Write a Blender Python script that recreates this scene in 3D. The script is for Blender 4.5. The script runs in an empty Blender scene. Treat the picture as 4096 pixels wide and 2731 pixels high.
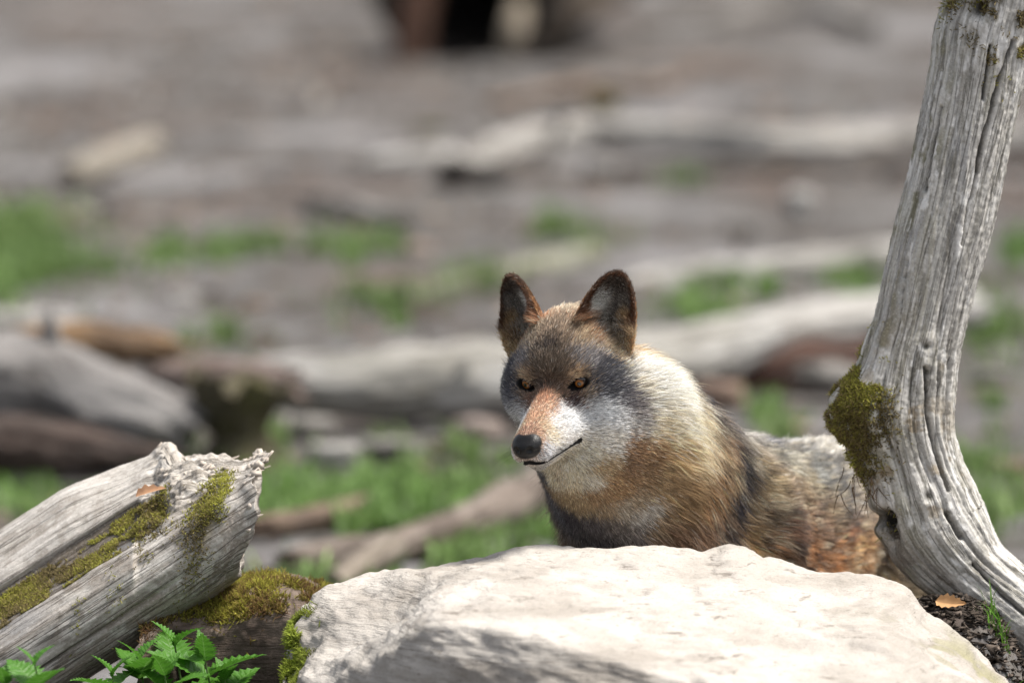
import bpy, math, random
import numpy as np
from mathutils import Matrix, Vector
from mathutils.kdtree import KDTree

# ------------------------------------------------------------------ scene, camera, light
SC = bpy.context.scene
COL = SC.collection
R = math.radians
CAM_Y, CAM_Z, PITCH, FOCAL = -13.3, 2.27, R(6.0), 300.0
cam_data = bpy.data.cameras.new('camera')
cam_data.lens = FOCAL
cam_data.sensor_width = 36.0
cam_data.clip_start = 0.1
cam_data.clip_end = 3000.0
cam_data.dof.use_dof = True
cam_data.dof.focus_distance = 13.22
cam_data.dof.aperture_fstop = 3.0
cam_data.dof.aperture_blades = 0
cam = bpy.data.objects.new('camera', cam_data)
COL.objects.link(cam)
cam.location = (0, CAM_Y, CAM_Z)
cam.rotation_euler = (math.pi / 2 - PITCH, 0, 0)
SC.camera = cam

SUN_EL, SUN_AZ = R(63), R(92)        # azimuth measured from +Y (away from the camera) towards +X
sun_dir = Vector((math.cos(SUN_EL) * math.sin(SUN_AZ), math.cos(SUN_EL) * math.cos(SUN_AZ), math.sin(SUN_EL)))
world = bpy.data.worlds.new('World')
SC.world = world
world.use_nodes = True
wt = world.node_tree
bg = wt.nodes['Background']
sky = wt.nodes.new('ShaderNodeTexSky')
sky.sky_type = 'NISHITA'
sky.sun_disc = False
sky.sun_elevation = SUN_EL
sky.sun_rotation = SUN_AZ
sky.dust_density = 3.0
sky.ozone_density = 0.6
hsv = wt.nodes.new('ShaderNodeHueSaturation')      # thin bright haze: the open sky is nearly white
hsv.inputs['Saturation'].default_value = 0.35
wt.links.new(sky.outputs[0], hsv.inputs['Color'])
wt.links.new(hsv.outputs[0], bg.inputs[0])
bg.inputs[1].default_value = 0.105
sun_data = bpy.data.lights.new('sun', 'SUN')
sun_data.energy = 3.1
sun_data.angle = R(14.0)
sun_data.color = (1.0, 0.95, 0.87)
sun = bpy.data.objects.new('sun', sun_data)
COL.objects.link(sun)
sun.rotation_euler = (-sun_dir).to_track_quat('-Z', 'Y').to_euler()
sun.location = (5, 5, 12)
SC.view_settings.view_transform = 'Standard'
SC.view_settings.look = 'None'
SC.view_settings.exposure = 1.1
SC.view_settings.gamma = 1.0
SC.cycles.use_denoising = True
SC.cycles.max_bounces = 6
SC.cycles_curves.shape = 'RIBBONS'

# ------------------------------------------------------------------ helpers
KPX = 36.0 / FOCAL / 4096.0
CP, SP = math.cos(PITCH), math.sin(PITCH)

def at(px, py, y):
    """the point at depth y (world Y) that the photograph shows at pixel (px, py) of 4096 x 2731"""
    a, b = (px - 2048.0) * KPX, (1365.5 - py) * KPX
    d = np.array([a, CP + b * SP, -SP + b * CP])
    t = (y - CAM_Y) / d[1]
    return np.array([0, CAM_Y, CAM_Z]) + d * t

def lin(c):
    c = np.asarray(c, float) / 255.0
    return np.where(c <= 0.04045, c / 12.92, ((c + 0.055) / 1.055) ** 2.4)

def smooth(a, b, x):
    t = np.clip((x - a) / (b - a), 0, 1)
    return t * t * (3 - 2 * t)

def _hash(x, y, z, seed):
    h = (x * 374761393 + y * 668265263 + z * 1440662683 + seed * 974711) & 0xffffffff
    h = ((h ^ (h >> 13)) * 1274126177) & 0xffffffff
    h = ((h ^ (h >> 16)) * 2246822519) & 0xffffffff
    return ((h ^ (h >> 15)) & 0xffff) / 65535.0

def vnoise(P, seed=0):
    """smooth value noise, -1..1, P is (..., 3)"""
    P = np.asarray(P, float)
    i = np.floor(P).astype(np.int64)
    f = P - i
    f = f * f * f * (f * (f * 6 - 15) + 10)
    x, y, z = i[..., 0], i[..., 1], i[..., 2]
    out = 0
    for dx in (0, 1):
        wx = f[..., 0] if dx else 1 - f[..., 0]
        for dy in (0, 1):
            wy = f[..., 1] if dy else 1 - f[..., 1]
            for dz in (0, 1):
                wz = f[..., 2] if dz else 1 - f[..., 2]
                out = out + wx * wy * wz * _hash(x + dx, y + dy, z + dz, seed)
    return out * 2 - 1

def fbm(P, octaves=4, seed=0, gain=0.5, lac=2.03):
    P = np.asarray(P, float)
    a, s, tot = 1.0, 0, 0
    for o in range(octaves):
        s = s + a * vnoise(P, seed + o * 17)
        tot += a
        a *= gain
        P = P * lac + 3.7
    return s / tot

def link(o, parent=None):
    COL.objects.link(o)
    if parent is not None:
        o.parent = parent
    return o

def tag(o, label=None, cat=None, group=None, kind=None):
    for k, v in (('label', label), ('category', cat), ('group', group), ('kind', kind)):
        if v:
            o[k] = v
    return o

def empty(name, loc=(0, 0, 0), rz=0.0):
    o = bpy.data.objects.new(name, None)
    o.empty_display_size = 0.1
    o.location = loc
    o.rotation_euler = (0, 0, rz)
    return link(o)

def mesh_data(name, V, F, mat=None, uv=None, cols=None, smooth_shade=True, uv_loops=None):
    """one mesh from vertex array and an (n, 3|4) face array or a list of faces; uv per vertex"""
    me = bpy.data.meshes.new(name)
    V = np.asarray(V, np.float32)
    if isinstance(F, np.ndarray):
        n, k = F.shape
        me.vertices.add(len(V))
        me.vertices.foreach_set('co', V.ravel())
        me.loops.add(n * k)
        me.loops.foreach_set('vertex_index', F.ravel().astype(np.int32))
        me.polygons.add(n)
        me.polygons.foreach_set('loop_start', (np.arange(n) * k).astype(np.int32))
        me.update(calc_edges=True)
    else:
        me.from_pydata(V.tolist(), [], F)
    if smooth_shade:
        me.polygons.foreach_set('use_smooth', np.ones(len(me.polygons), bool))
    if uv is not None or uv_loops is not None:
        lay = me.uv_layers.new(name='UVMap')
        if uv_loops is None:
            idx = np.empty(len(me.loops), np.int32)
            me.loops.foreach_get('vertex_index', idx)
            uv_loops = np.asarray(uv, np.float32)[idx]
        lay.data.foreach_set('uv', np.asarray(uv_loops, np.float32).ravel())
    for nm, c in (cols or {}).items():
        c = np.asarray(c, np.float32)
        if c.ndim == 1:
            at_ = me.attributes.new(nm, 'FLOAT', 'POINT')
            at_.data.foreach_set('value', c)
        else:
            at_ = me.attributes.new(nm, 'FLOAT_COLOR', 'POINT')
            at_.data.foreach_set('color', np.concatenate([c, np.ones((len(c), 1), np.float32)], 1).ravel())
    if mat:
        me.materials.append(mat)
    me.validate()
    return me

def mesh_obj(name, V, F, mat=None, parent=None, **kw):
    o = bpy.data.objects.new(name, mesh_data(name, V, F, mat, **kw))
    return link(o, parent)

def strands(name, P, rad, cols, mat, parent=None, as_mesh=False):
    """P (n, k, 3) strand points, rad (n, k), cols (n, k, 3): one curves object"""
    n, k, _ = P.shape
    cu = bpy.data.hair_curves.new(name)
    cu.add_curves([k] * n)
    cu.attributes['position'].data.foreach_set('vector', np.ascontiguousarray(P, np.float32).ravel())
    ra = cu.attributes.get('radius') or cu.attributes.new('radius', 'FLOAT', 'POINT')
    ra.data.foreach_set('value', np.ascontiguousarray(rad, np.float32).ravel())
    ca = cu.attributes.new('tint', 'FLOAT_COLOR', 'POINT')
    ca.data.foreach_set('color', np.concatenate([cols, np.ones((n, k, 1))], 2).astype(np.float32).ravel())
    cu.materials.append(mat)
    o = bpy.data.objects.new(name, cu)
    return link(o, parent)

def grid_faces(nu, nv, wrap_v=False):
    """faces of an nu x nv vertex grid (index = iu * nv + iv)"""
    iu = np.arange(nu - 1)[:, None]
    iv = np.arange(nv if wrap_v else nv - 1)[None, :]
    jv = (iv + 1) % nv
    a = iu * nv + iv
    b = iu * nv + jv
    c = (iu + 1) * nv + jv
    d = (iu + 1) * nv + iv
    return np.stack([a, d, c, b], -1).reshape(-1, 4)

def vert_normals(V, F):
    n = np.zeros_like(V)
    fn = np.cross(V[F[:, 2]] - V[F[:, 0]], V[F[:, 3 if F.shape[1] == 4 else 1]] - V[F[:, 1]]) if F.shape[1] == 4 else \
        np.cross(V[F[:, 1]] - V[F[:, 0]], V[F[:, 2]] - V[F[:, 0]])
    for k in range(F.shape[1]):
        np.add.at(n, F[:, k], fn)
    return n / np.maximum(np.linalg.norm(n, axis=1, keepdims=True), 1e-12)

def interp_rows(ctrl, n):
    """Catmull-Rom through the control values along axis 0, resampled to n"""
    ctrl = np.asarray(ctrl, float)
    m = len(ctrl)
    t = np.linspace(0, m - 1, n)
    i = np.clip(np.floor(t).astype(int), 0, m - 2)
    f = (t - i).reshape((-1,) + (1,) * (ctrl.ndim - 1))
    p0, p1, p2, p3 = (ctrl[np.clip(i + k, 0, m - 1)] for k in (-1, 0, 1, 2))
    return 0.5 * (2 * p1 + (p2 - p0) * f + (2 * p0 - 5 * p1 + 4 * p2 - p3) * f ** 2 + (3 * p1 - p0 - 3 * p2 + p3) * f ** 3)

# ------------------------------------------------------------------ materials
class NT:
    """a small node builder"""
    def __init__(self, name):
        self.m = bpy.data.materials.new(name)
        self.m.use_nodes = True
        self.t = self.m.node_tree
        self.b = self.t.nodes['Principled BSDF']
    def n(self, kind, **kw):
        nd = self.t.nodes.new('ShaderNode' + kind)
        for k, v in kw.items():
            setattr(nd, k, v)
        return nd
    def l(self, a, b):
        self.t.links.new(a, b)
    def setin(self, sock, v):
        if hasattr(v, 'is_output'):
            self.l(v, sock)
        else:
            sock.default_value = v
    def coord(self, which='Object', scale=(1, 1, 1), rot=(0, 0, 0), loc=(0, 0, 0)):
        if which == 'UV':
            src = self.n('UVMap', uv_map='UVMap').outputs[0]
        elif which == 'Position':
            src = self.n('NewGeometry').outputs['Position']
        else:
            src = self.n('TexCoord').outputs[which]
        mp = self.n('Mapping')
        self.l(src, mp.inputs[0])
        mp.inputs['Scale'].default_value = scale
        mp.inputs['Rotation'].default_value = rot
        mp.inputs['Location'].default_value = loc
        return mp.outputs[0]
    def noise(self, vec, scale, detail=6, rough=0.6, dist=0.0):
        nd = self.n('TexNoise')
        self.l(vec, nd.inputs['Vector'])
        nd.inputs['Scale'].default_value = scale
        nd.inputs['Detail'].default_value = detail
        nd.inputs['Roughness'].default_value = rough
        nd.inputs['Distortion'].default_value = dist
        return nd.outputs['Fac']
    def voronoi(self, vec, scale, feature='F1', out='Distance'):
        nd = self.n('TexVoronoi', feature=feature)
        self.l(vec, nd.inputs['Vector'])
        nd.inputs['Scale'].default_value = scale
        return nd.outputs[out]
    def ramp(self, fac, stops):
        nd = self.n('ValToRGB')
        self.l(fac, nd.inputs[0])
        e = nd.color_ramp.elements
        while len(e) < len(stops):
            e.new(0.5)
        for el, (p, c) in zip(e, stops):
            el.position = p
            el.color = (c, c, c, 1) if isinstance(c, (int, float)) else (*c, 1)
        return nd.outputs[0]
    def mix(self, fac, a, b, blend='MIX'):
        nd = self.n('Mix', data_type='RGBA', blend_type=blend)
        self.setin(nd.inputs[0], fac)
        for s, v in ((nd.inputs[6], a), (nd.inputs[7], b)):
            self.setin(s, v if hasattr(v, 'is_output') else (*v, 1))
        return nd.outputs[2]
    def math(self, op, a, b=0.0):
        nd = self.n('Math', operation=op)
        self.setin(nd.inputs[0], a)
        self.setin(nd.inputs[1], b)
        return nd.outputs[0]
    def attr(self, name, out='Color'):
        nd = self.n('Attribute', attribute_name=name)
        return nd.outputs[out]
    def bump(self, height, strength, dist, normal=None):
        nd = self.n('Bump')
        self.l(height, nd.inputs['Height'])
        nd.inputs['Strength'].default_value = strength
        nd.inputs['Distance'].default_value = dist
        if normal is not None:
            self.l(normal, nd.inputs['Normal'])
        return nd.outputs[0]
    def done(self, col, rough=0.8, normal=None, spec=0.3):
        self.setin(self.b.inputs['Base Color'], col if hasattr(col, 'is_output') else (*col, 1))
        self.setin(self.b.inputs['Roughness'], rough)
        self.b.inputs['Specular IOR Level'].default_value = spec
        if normal is not None:
            self.l(normal, self.b.inputs['Normal'])
        return self.m

def plain_mat(name, col, rough=0.7, spec=0.3):
    m = NT(name)
    v = m.noise(m.coord('Object'), 40, 5)
    return m.done(m.mix(v, [c * 0.75 for c in col], [min(1, c * 1.25) for c in col]), rough, None, spec)

def strand_mat(name, rough=0.55, spec=0.25, transl=0.0):
    m = NT(name)
    c = m.attr('tint')
    m.done(c, rough, None, spec)
    if transl:
        tr = m.n('BsdfTranslucent')
        m.l(c, tr.inputs[0])
        mx = m.n('MixShader')
        mx.inputs[0].default_value = transl
        m.l(m.b.outputs[0], mx.inputs[1])
        m.l(tr.outputs[0], mx.inputs[2])
        m.l(mx.outputs[0], m.t.nodes['Material Output'].inputs[0])
    return m.m

def wood_mat(name, pale, mid, dark, across=26.0, along=2.2, bump=0.5, bdist=0.004, tint=True):
    """weathered wood: fibres run along the UV's u (metres along the stem), v is metres around it;
    the vertex attribute 'tint' multiplies in stains, lichen and rot that have a shape of their own"""
    m = NT(name)
    uv = m.coord('UV', (along, across, 1))
    uv2 = m.coord('UV', (along * 0.35, across * 0.3, 1), loc=(3, 7, 0))
    uv3 = m.coord('UV', (along * 14, across * 2.0, 1), loc=(1, 2, 0))
    fib = m.noise(uv, 1.6, 8, 0.65, 0.4)
    patch = m.noise(uv2, 1.8, 5, 0.6, 0.5)
    fine = m.noise(uv3, 2.0, 6, 0.7)
    uv4 = m.coord('UV', (along * 0.45, across * 0.8, 1), loc=(5, 1, 0))
    line = m.math('ABSOLUTE', m.math('SUBTRACT', m.noise(uv4, 1.5, 5, 0.6, 0.3), 0.5))
    c = m.ramp(fib, [(0.30, dark), (0.42, mid), (0.58, pale), (0.75, [min(1, x * 1.15) for x in pale])])
    c = m.mix(m.ramp(patch, [(0.38, 0.0), (0.66, 0.6)]), c, mid)
    c = m.mix(m.ramp(fine, [(0.32, 0.5), (0.48, 0.0)]), c, [x * 0.5 for x in mid])
    c = m.mix(m.ramp(line, [(0.0, 0.85), (0.022, 0.0)]), c, [x * 0.6 for x in dark])
    gr = m.noise(m.coord('Object'), 240, 4, 0.75)
    if tint:
        c = m.mix(m.attr('stain', 'Fac'), c, m.attr('tint'))
    c = m.mix(m.ramp(gr, [(0.34, 0.45), (0.47, 0.0)]), c, m.mix(0.65, c, (0.02, 0.017, 0.014)))
    c = m.mix(m.ramp(gr, [(0.56, 0.0), (0.68, 0.35)]), c, (0.72, 0.70, 0.66), 'SCREEN')
    h = m.math('ADD', m.math('MULTIPLY', fib, 0.7), m.math('ADD', m.math('MULTIPLY', fine, 0.45), m.ramp(line, [(0.0, 0.0), (0.03, 0.5)])))
    return m.done(c, 0.85, m.bump(h, bump, bdist), 0.2)
# ------------------------------------------------------------------ wolf (local frame: x forward, y to the wolf's left, z up)
WOLF_LOC = np.array([0.325, 0.30, 0.0])
WOLF_YAW = R(28)
WOLF_RZ = R(270) - WOLF_YAW
HEAD_O = np.array([0.470, -0.045, 0.817])      # between the eyes
HEAD_YAW, HEAD_PITCH, HEAD_ROLL, HS = R(5.0), R(17.5), R(4.2), 1.09

def head_basis():
    cy, sy, cp, sp = math.cos(HEAD_YAW), math.sin(HEAD_YAW), math.cos(HEAD_PITCH), math.sin(HEAD_PITCH)
    f = np.array([cp * cy, cp * sy, -sp])
    l = np.array([-sy, cy, 0.0])
    u = np.cross(f, l)
    c, s = math.cos(HEAD_ROLL), math.sin(HEAD_ROLL)
    l, u = c * l + s * u, c * u - s * l
    return np.stack([f, l, u])           # rows: head axes in wolf space
HB = head_basis()

def to_head(P):
    return (P - HEAD_O) @ HB.T / HS

def from_head(Q):
    return np.asarray(Q, float) @ HB * HS + HEAD_O

def wolf_to_world(P):
    c, s = math.cos(WOLF_RZ), math.sin(WOLF_RZ)
    return np.stack([P[..., 0] * c - P[..., 1] * s, P[..., 0] * s + P[..., 1] * c, P[..., 2]], -1) + WOLF_LOC

def dir_to_wolf(D):
    c, s = math.cos(WOLF_RZ), math.sin(WOLF_RZ)
    return np.stack([D[..., 0] * c + D[..., 1] * s, -D[..., 0] * s + D[..., 1] * c, D[..., 2]], -1)

def sd_capsule(x, y, z, a, b, ra, rb, sy=1.0):
    """tapered capsule, squeezed sideways by sy"""
    ax, ay, az = a
    dx, dy, dz = b[0] - ax, (b[1] - ay) / sy, b[2] - az
    px, py, pz = x - ax, (y - ay) / sy, z - az
    t = np.clip((px * dx + py * dy + pz * dz) / (dx * dx + dy * dy + dz * dz), 0, 1)
    return np.sqrt((px - t * dx) ** 2 + (py - t * dy) ** 2 + (pz - t * dz) ** 2) - (ra + (rb - ra) * t)

def sd_ellipsoid(x, y, z, c, r):
    px, py, pz = (x - c[0]), (y - c[1]), (z - c[2])
    k0 = np.sqrt((px / r[0]) ** 2 + (py / r[1]) ** 2 + (pz / r[2]) ** 2)
    k1 = np.sqrt((px / r[0] ** 2) ** 2 + (py / r[1] ** 2) ** 2 + (pz / r[2] ** 2) ** 2) + 1e-9
    return k0 * (k0 - 1) / k1

EAR_H = 0.086
def sd_eye(x, y, z, side, r):
    """almond eye opening, outer corner raised"""
    px, py, pz = x - 0.005, y * side - 0.0405, z + 0.0006
    c, s = math.cos(R(11)), math.sin(R(11))
    return sd_ellipsoid(px, c * py + s * pz, c * pz - s * py, (0, 0, 0), r)

def ear_frame(side):
    base = np.array([-0.072, side * 0.059, 0.049])
    tip = np.array([-0.084, side * 0.094, 0.128])
    a = (tip - base) / np.linalg.norm(tip - base)
    c = np.array([0.95, side * 0.30, 0.0])
    c = c - a * (c @ a)
    c /= np.linalg.norm(c)
    b = np.cross(a, c)
    return base, a, b, c

def sd_ear(x, y, z, side):
    o, a, b, c = ear_frame(side)
    px, py, pz = x - o[0], y - o[1], z - o[2]
    u = px * a[0] + py * a[1] + pz * a[2]
    v = px * b[0] + py * b[1] + pz * b[2]
    w = px * c[0] + py * c[1] + pz * c[2]
    t = np.clip(u / EAR_H, -0.4, 1.0)
    half = 0.046 * np.sqrt(np.clip(1 - np.clip(t, 0, 1) ** 2.5, 0, 1)) * (1 - 0.27 * np.clip(t, 0, 1)) + 0.004 * np.clip(-t, 0, 1)
    w0 = -0.026 + 18.0 * v * v * (1 - 0.35 * np.clip(t, 0, 1)) + 0.006 * t
    d = np.maximum(np.abs(w - w0) - 0.0030, np.abs(v) - half) * 0.72
    return np.maximum(d, np.maximum(u - EAR_H, -u - 0.035))

# (space, kind, args, blend radius, operation)
BODY_PRIMS = [
    ('capsule', ((0.02, 0, 0.475), (-0.30, 0, 0.470), 0.150, 0.135, 0.80), 0.05),
    ('capsule', ((0.03, 0, 0.590), (-0.13, 0, 0.600), 0.075, 0.060), 0.06),
    ('capsule', ((-0.28, 0, 0.505), (-0.54, 0, 0.500), 0.115, 0.105, 0.85), 0.05),
    ('capsule', ((-0.10, 0, 0.580), (-0.50, 0, 0.556), 0.070, 0.070), 0.05),
    ('ellipsoid', ((-0.58, 0, 0.490), (0.13, 0.105, 0.12)), 0.05),
    ('ellipsoid', ((0.135, -0.005, 0.465), (0.135, 0.130, 0.150)), 0.05),
    ('capsule', ((0.02, 0, 0.560), (0.350, -0.005, 0.752), 0.122, 0.108), 0.05),
    ('capsule', ((0.14, -0.01, 0.490), (0.392, -0.02, 0.698), 0.128, 0.082), 0.06),
    ('capsule', ((-0.66, 0, 0.50), (-0.75, 0.0, 0.39), 0.032, 0.044), 0.04),
    ('capsule', ((-0.75, 0.0, 0.39), (-0.80, 0.02, 0.18), 0.044, 0.022), 0.03),
]
for _s in (-1, 1):
    BODY_PRIMS += [
        ('capsule', ((0.02, _s * 0.075, 0.54), (0.12, _s * 0.098, 0.40), 0.075, 0.074), 0.05),
        ('capsule', ((0.12, _s * 0.098, 0.40), (0.02, _s * 0.085, 0.31), 0.060, 0.045), 0.04),
        ('capsule', ((0.02, _s * 0.085, 0.31), (0.05, _s * 0.075, 0.11), 0.040, 0.026), 0.03),
        ('capsule', ((0.05, _s * 0.075, 0.11), (0.06, _s * 0.075, 0.030), 0.026, 0.026), 0.02),
        ('capsule', ((0.06, _s * 0.075, 0.026), (0.11, _s * 0.078, 0.022), 0.027, 0.022), 0.015),
        ('capsule', ((-0.56, _s * 0.065, 0.47), (-0.49, _s * 0.09, 0.30), 0.100, 0.062), 0.05),
        ('capsule', ((-0.49, _s * 0.09, 0.30), (-0.66, _s * 0.09, 0.175), 0.055, 0.028), 0.03),
        ('capsule', ((-0.66, _s * 0.09, 0.175), (-0.63, _s * 0.09, 0.035), 0.028, 0.025), 0.02),
        ('capsule', ((-0.63, _s * 0.09, 0.026), (-0.57, _s * 0.09, 0.022), 0.026, 0.021), 0.015),
    ]
MOUTH = [(0.131, 0.003, -0.0655), (0.119, 0.0150, -0.0700), (0.090, 0.0255, -0.0755), (0.064, 0.0360, -0.0770), (0.043, 0.0450, -0.0735)]
HEAD_PRIMS = [
    ('ellipsoid', ((-0.070, 0, 0.014), (0.082, 0.068, 0.065)), 0.02, 'u'),
    ('ellipsoid', ((-0.026, 0, 0.020), (0.034, 0.046, 0.026)), 0.02, 'u'),
    ('capsule', ((-0.02, 0, -0.037), (0.108, 0, -0.050), 0.039, 0.0215), 0.022, 'u'),
    ('capsule', ((0.00, 0, -0.013), (0.118, 0, -0.041), 0.020, 0.0130), 0.014, 'u'),
    ('capsule', ((0.05, 0, -0.052), (0.112, 0, -0.054), 0.0255, 0.0165, 1.15), 0.016, 'u'),
    ('capsule', ((-0.05, 0, -0.082), (0.097, 0, -0.0790), 0.030, 0.0120), 0.007, 'u'),
    ('ellipsoid', ((0.1270, 0, -0.0450), (0.0150, 0.0195, 0.0125)), 0.004, 'u'),
    ('capsule', ((0.120, -0.009, -0.0410), (0.120, 0.009, -0.0410), 0.0125, 0.0125), 0.006, 'u'),
    ('capsule', ((0.104, 0, -0.045), (0.121, 0, -0.057), 0.0200, 0.0120), 0.008, 'u'),
]
for _s in (-1, 1):
    HEAD_PRIMS += [
        ('ellipsoid', ((-0.052, _s * 0.058, -0.028), (0.060, 0.040, 0.052)), 0.03, 'u'),
        ('ellipsoid', ((-0.085, _s * 0.050, -0.070), (0.055, 0.040, 0.045)), 0.03, 'u'),
        ('capsule', ((-0.012, _s * 0.030, 0.016), (-0.040, _s * 0.060, 0.012), 0.014, 0.014), 0.014, 'u'),
        ('ear', (_s,), 0.012, 'u'),
        ('capsule', ((0.004, _s * 0.026, -0.060), (0.107, _s * 0.0105, -0.0585), 0.0280, 0.0165), 0.018, 'u'),
        ('capsule', ((0.002, _s * 0.030, 0.0125), (-0.014, _s * 0.052, 0.0165), 0.0085, 0.0095), 0.010, 'u'),
        ('eye', (_s, (0.014, 0.0150, 0.0092)), 0.003, 's'),
        ('ellipsoid', ((0.1420, _s * 0.0105, -0.0445), (0.0075, 0.0056, 0.0050)), 0.002, 's'),
        ('capsule', ((0.1405, _s * 0.012, -0.0480), (0.130, _s * 0.0205, -0.0480), 0.0024, 0.0018), 0.001, 's'),
    ]
    for _a, _b in zip(MOUTH[:-1], MOUTH[1:]):
        HEAD_PRIMS.append(('capsule', ((_a[0], _s * _a[1], _a[2]), (_b[0], _s * _b[1], _b[2]), 0.0030, 0.0036), 0.002, 's'))
HEAD_PRIMS += [('capsule', ((0.1420, 0, -0.050), (0.135, 0, -0.066), 0.0014, 0.0016), 0.001, 's')]

def smin(a, b, k):
    h = np.clip(0.5 + 0.5 * (b - a) / k, 0, 1)
    return b + (a - b) * h - k * h * (1 - h)

SDF = {'capsule': sd_capsule, 'ellipsoid': sd_ellipsoid, 'ear': sd_ear, 'eye': sd_eye}

def sdf_wolf_points(P):
    x, y, z = P[:, 0], P[:, 1], P[:, 2]
    D = np.full(len(P), 9.0)
    for kind, args, k in BODY_PRIMS:
        D = smin(D, SDF[kind](x, y, z, *args), k)
    Q = to_head(P)
    x, y, z = Q[:, 0], Q[:, 1], Q[:, 2]
    for kind, args, k, op in HEAD_PRIMS:
        d = SDF[kind](x, y, z, *args) * HS
        D = smin(D, d, k) if op == 'u' else -smin(-D, d, k)
    return D

def surface_nets(D, xs, ys, zs):
    S = D < 0
    nx, ny, nz = D.shape
    c = np.zeros((nx - 1, ny - 1, nz - 1), np.int8)
    for i in (0, 1):
        for j in (0, 1):
            for k in (0, 1):
                c += S[i:nx - 1 + i, j:ny - 1 + j, k:nz - 1 + k]
    act = np.argwhere((c > 0) & (c < 8))
    idx = np.full(c.shape, -1, np.int64)
    idx[act[:, 0], act[:, 1], act[:, 2]] = np.arange(len(act))
    corner = [(i, j, k) for i in (0, 1) for j in (0, 1) for k in (0, 1)]
    ax = (xs, ys, zs)
    pos = np.zeros((len(act), 3))
    cnt = np.zeros(len(act))
    for a in corner:
        for m in range(3):
            if a[m]:
                continue
            b = list(a)
            b[m] = 1
            ia, ib = act + np.array(a), act + np.array(b)
            da = D[ia[:, 0], ia[:, 1], ia[:, 2]]
            db = D[ib[:, 0], ib[:, 1], ib[:, 2]]
            cross = (da < 0) != (db < 0)
            t = np.where(cross, da / np.where(cross, da - db, 1), 0)
            for q in range(3):
                pa, pb = ax[q][ia[:, q]], ax[q][ib[:, q]]
                pos[:, q] += np.where(cross, pa + (pb - pa) * t, 0)
            cnt += cross
    pos /= cnt[:, None]
    faces = []
    for m in range(3):
        n1, n2 = (m + 1) % 3, (m + 2) % 3
        sl0 = [slice(None)] * 3
        sl1 = [slice(None)] * 3
        sl0[m] = slice(0, -1)
        sl1[m] = slice(1, None)
        ch = S[tuple(sl0)] != S[tuple(sl1)]
        e = np.argwhere(ch)
        ok = (e[:, n1] > 0) & (e[:, n2] > 0) & (e[:, n1] < D.shape[n1] - 1) & (e[:, n2] < D.shape[n2] - 1)
        e = e[ok]
        inside = S[e[:, 0], e[:, 1], e[:, 2]]
        q = []
        for o1, o2 in ((-1, -1), (0, -1), (0, 0), (-1, 0)):
            f = e.copy()
            f[:, n1] += o1
            f[:, n2] += o2
            q.append(idx[f[:, 0], f[:, 1], f[:, 2]])
        q = np.stack(q, 1)
        q[~inside] = q[~inside][:, ::-1]
        faces.append(q)
    return pos, np.concatenate(faces)

def axis_steps(lo, hi, fine_lo, fine_hi, fine, coarse):
    a = np.arange(lo, fine_lo, coarse)
    b = np.arange(fine_lo, fine_hi, fine)
    c = np.arange(fine_hi, hi + coarse, coarse)
    return np.concatenate([a, b, c])

def wolf_surface():
    hc = HEAD_O
    xs = axis_steps(-1.02, 0.70, 0.30, 0.62, 0.0022, 0.011)
    ys = axis_steps(-0.24, 0.34, hc[1] - 0.125, hc[1] + 0.125, 0.0022, 0.011)
    zs = axis_steps(-0.03, 1.02, 0.68, 1.0, 0.0022, 0.011)
    D = np.full((len(xs), len(ys), len(zs)), 0.5, np.float32)
    def sl(ax, lo, hi):
        return slice(max(0, np.searchsorted(ax, lo) - 2), np.searchsorted(ax, hi) + 2)
    for kind, args, k in BODY_PRIMS:
        if kind == 'capsule':
            rr = max(args[2], args[3]) + k + 0.02
            lo = np.minimum(args[0], args[1]) - rr
            hi = np.maximum(args[0], args[1]) + rr
        else:
            lo = np.array(args[0]) - np.array(args[1]) - k - 0.02
            hi = np.array(args[0]) + np.array(args[1]) + k + 0.02
        s = tuple(sl(a, lo[i], hi[i]) for i, a in enumerate((xs, ys, zs)))
        d = SDF[kind](xs[s[0]][:, None, None], ys[s[1]][None, :, None], zs[s[2]][None, None, :], *args)
        D[s] = smin(D[s], d, k)
    for kind, args, k, op in HEAD_PRIMS:
        if kind == 'capsule':
            c = (np.array(args[0]) + np.array(args[1])) / 2
            rad = np.linalg.norm(np.array(args[0]) - np.array(args[1])) / 2 + max(args[2], args[3]) * 1.2
        elif kind == 'ellipsoid':
            c, rad = np.array(args[0]), max(args[1])
        elif kind == 'eye':
            c, rad = np.array([0.005, args[0] * 0.0405, 0]), 0.015
        else:
            o, a, b, cc = ear_frame(args[0])
            c, rad = o + a * 0.05, 0.085
        c = from_head(c)
        rad = rad * HS + k + 0.012
        s = tuple(sl(a, c[i] - rad, c[i] + rad) for i, a in enumerate((xs, ys, zs)))
        X = xs[s[0]][:, None, None] - HEAD_O[0]
        Y = ys[s[1]][None, :, None] - HEAD_O[1]
        Z = zs[s[2]][None, None, :] - HEAD_O[2]
        q = [(HB[i, 0] * X + HB[i, 1] * Y + HB[i, 2] * Z) / HS for i in range(3)]
        d = SDF[kind](q[0], q[1], q[2], *args) * HS
        D[s] = smin(D[s], d, k) if op == 'u' else -smin(-D[s], d, k)
    V, F = surface_nets(D, xs, ys, zs)
    return V, F
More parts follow.
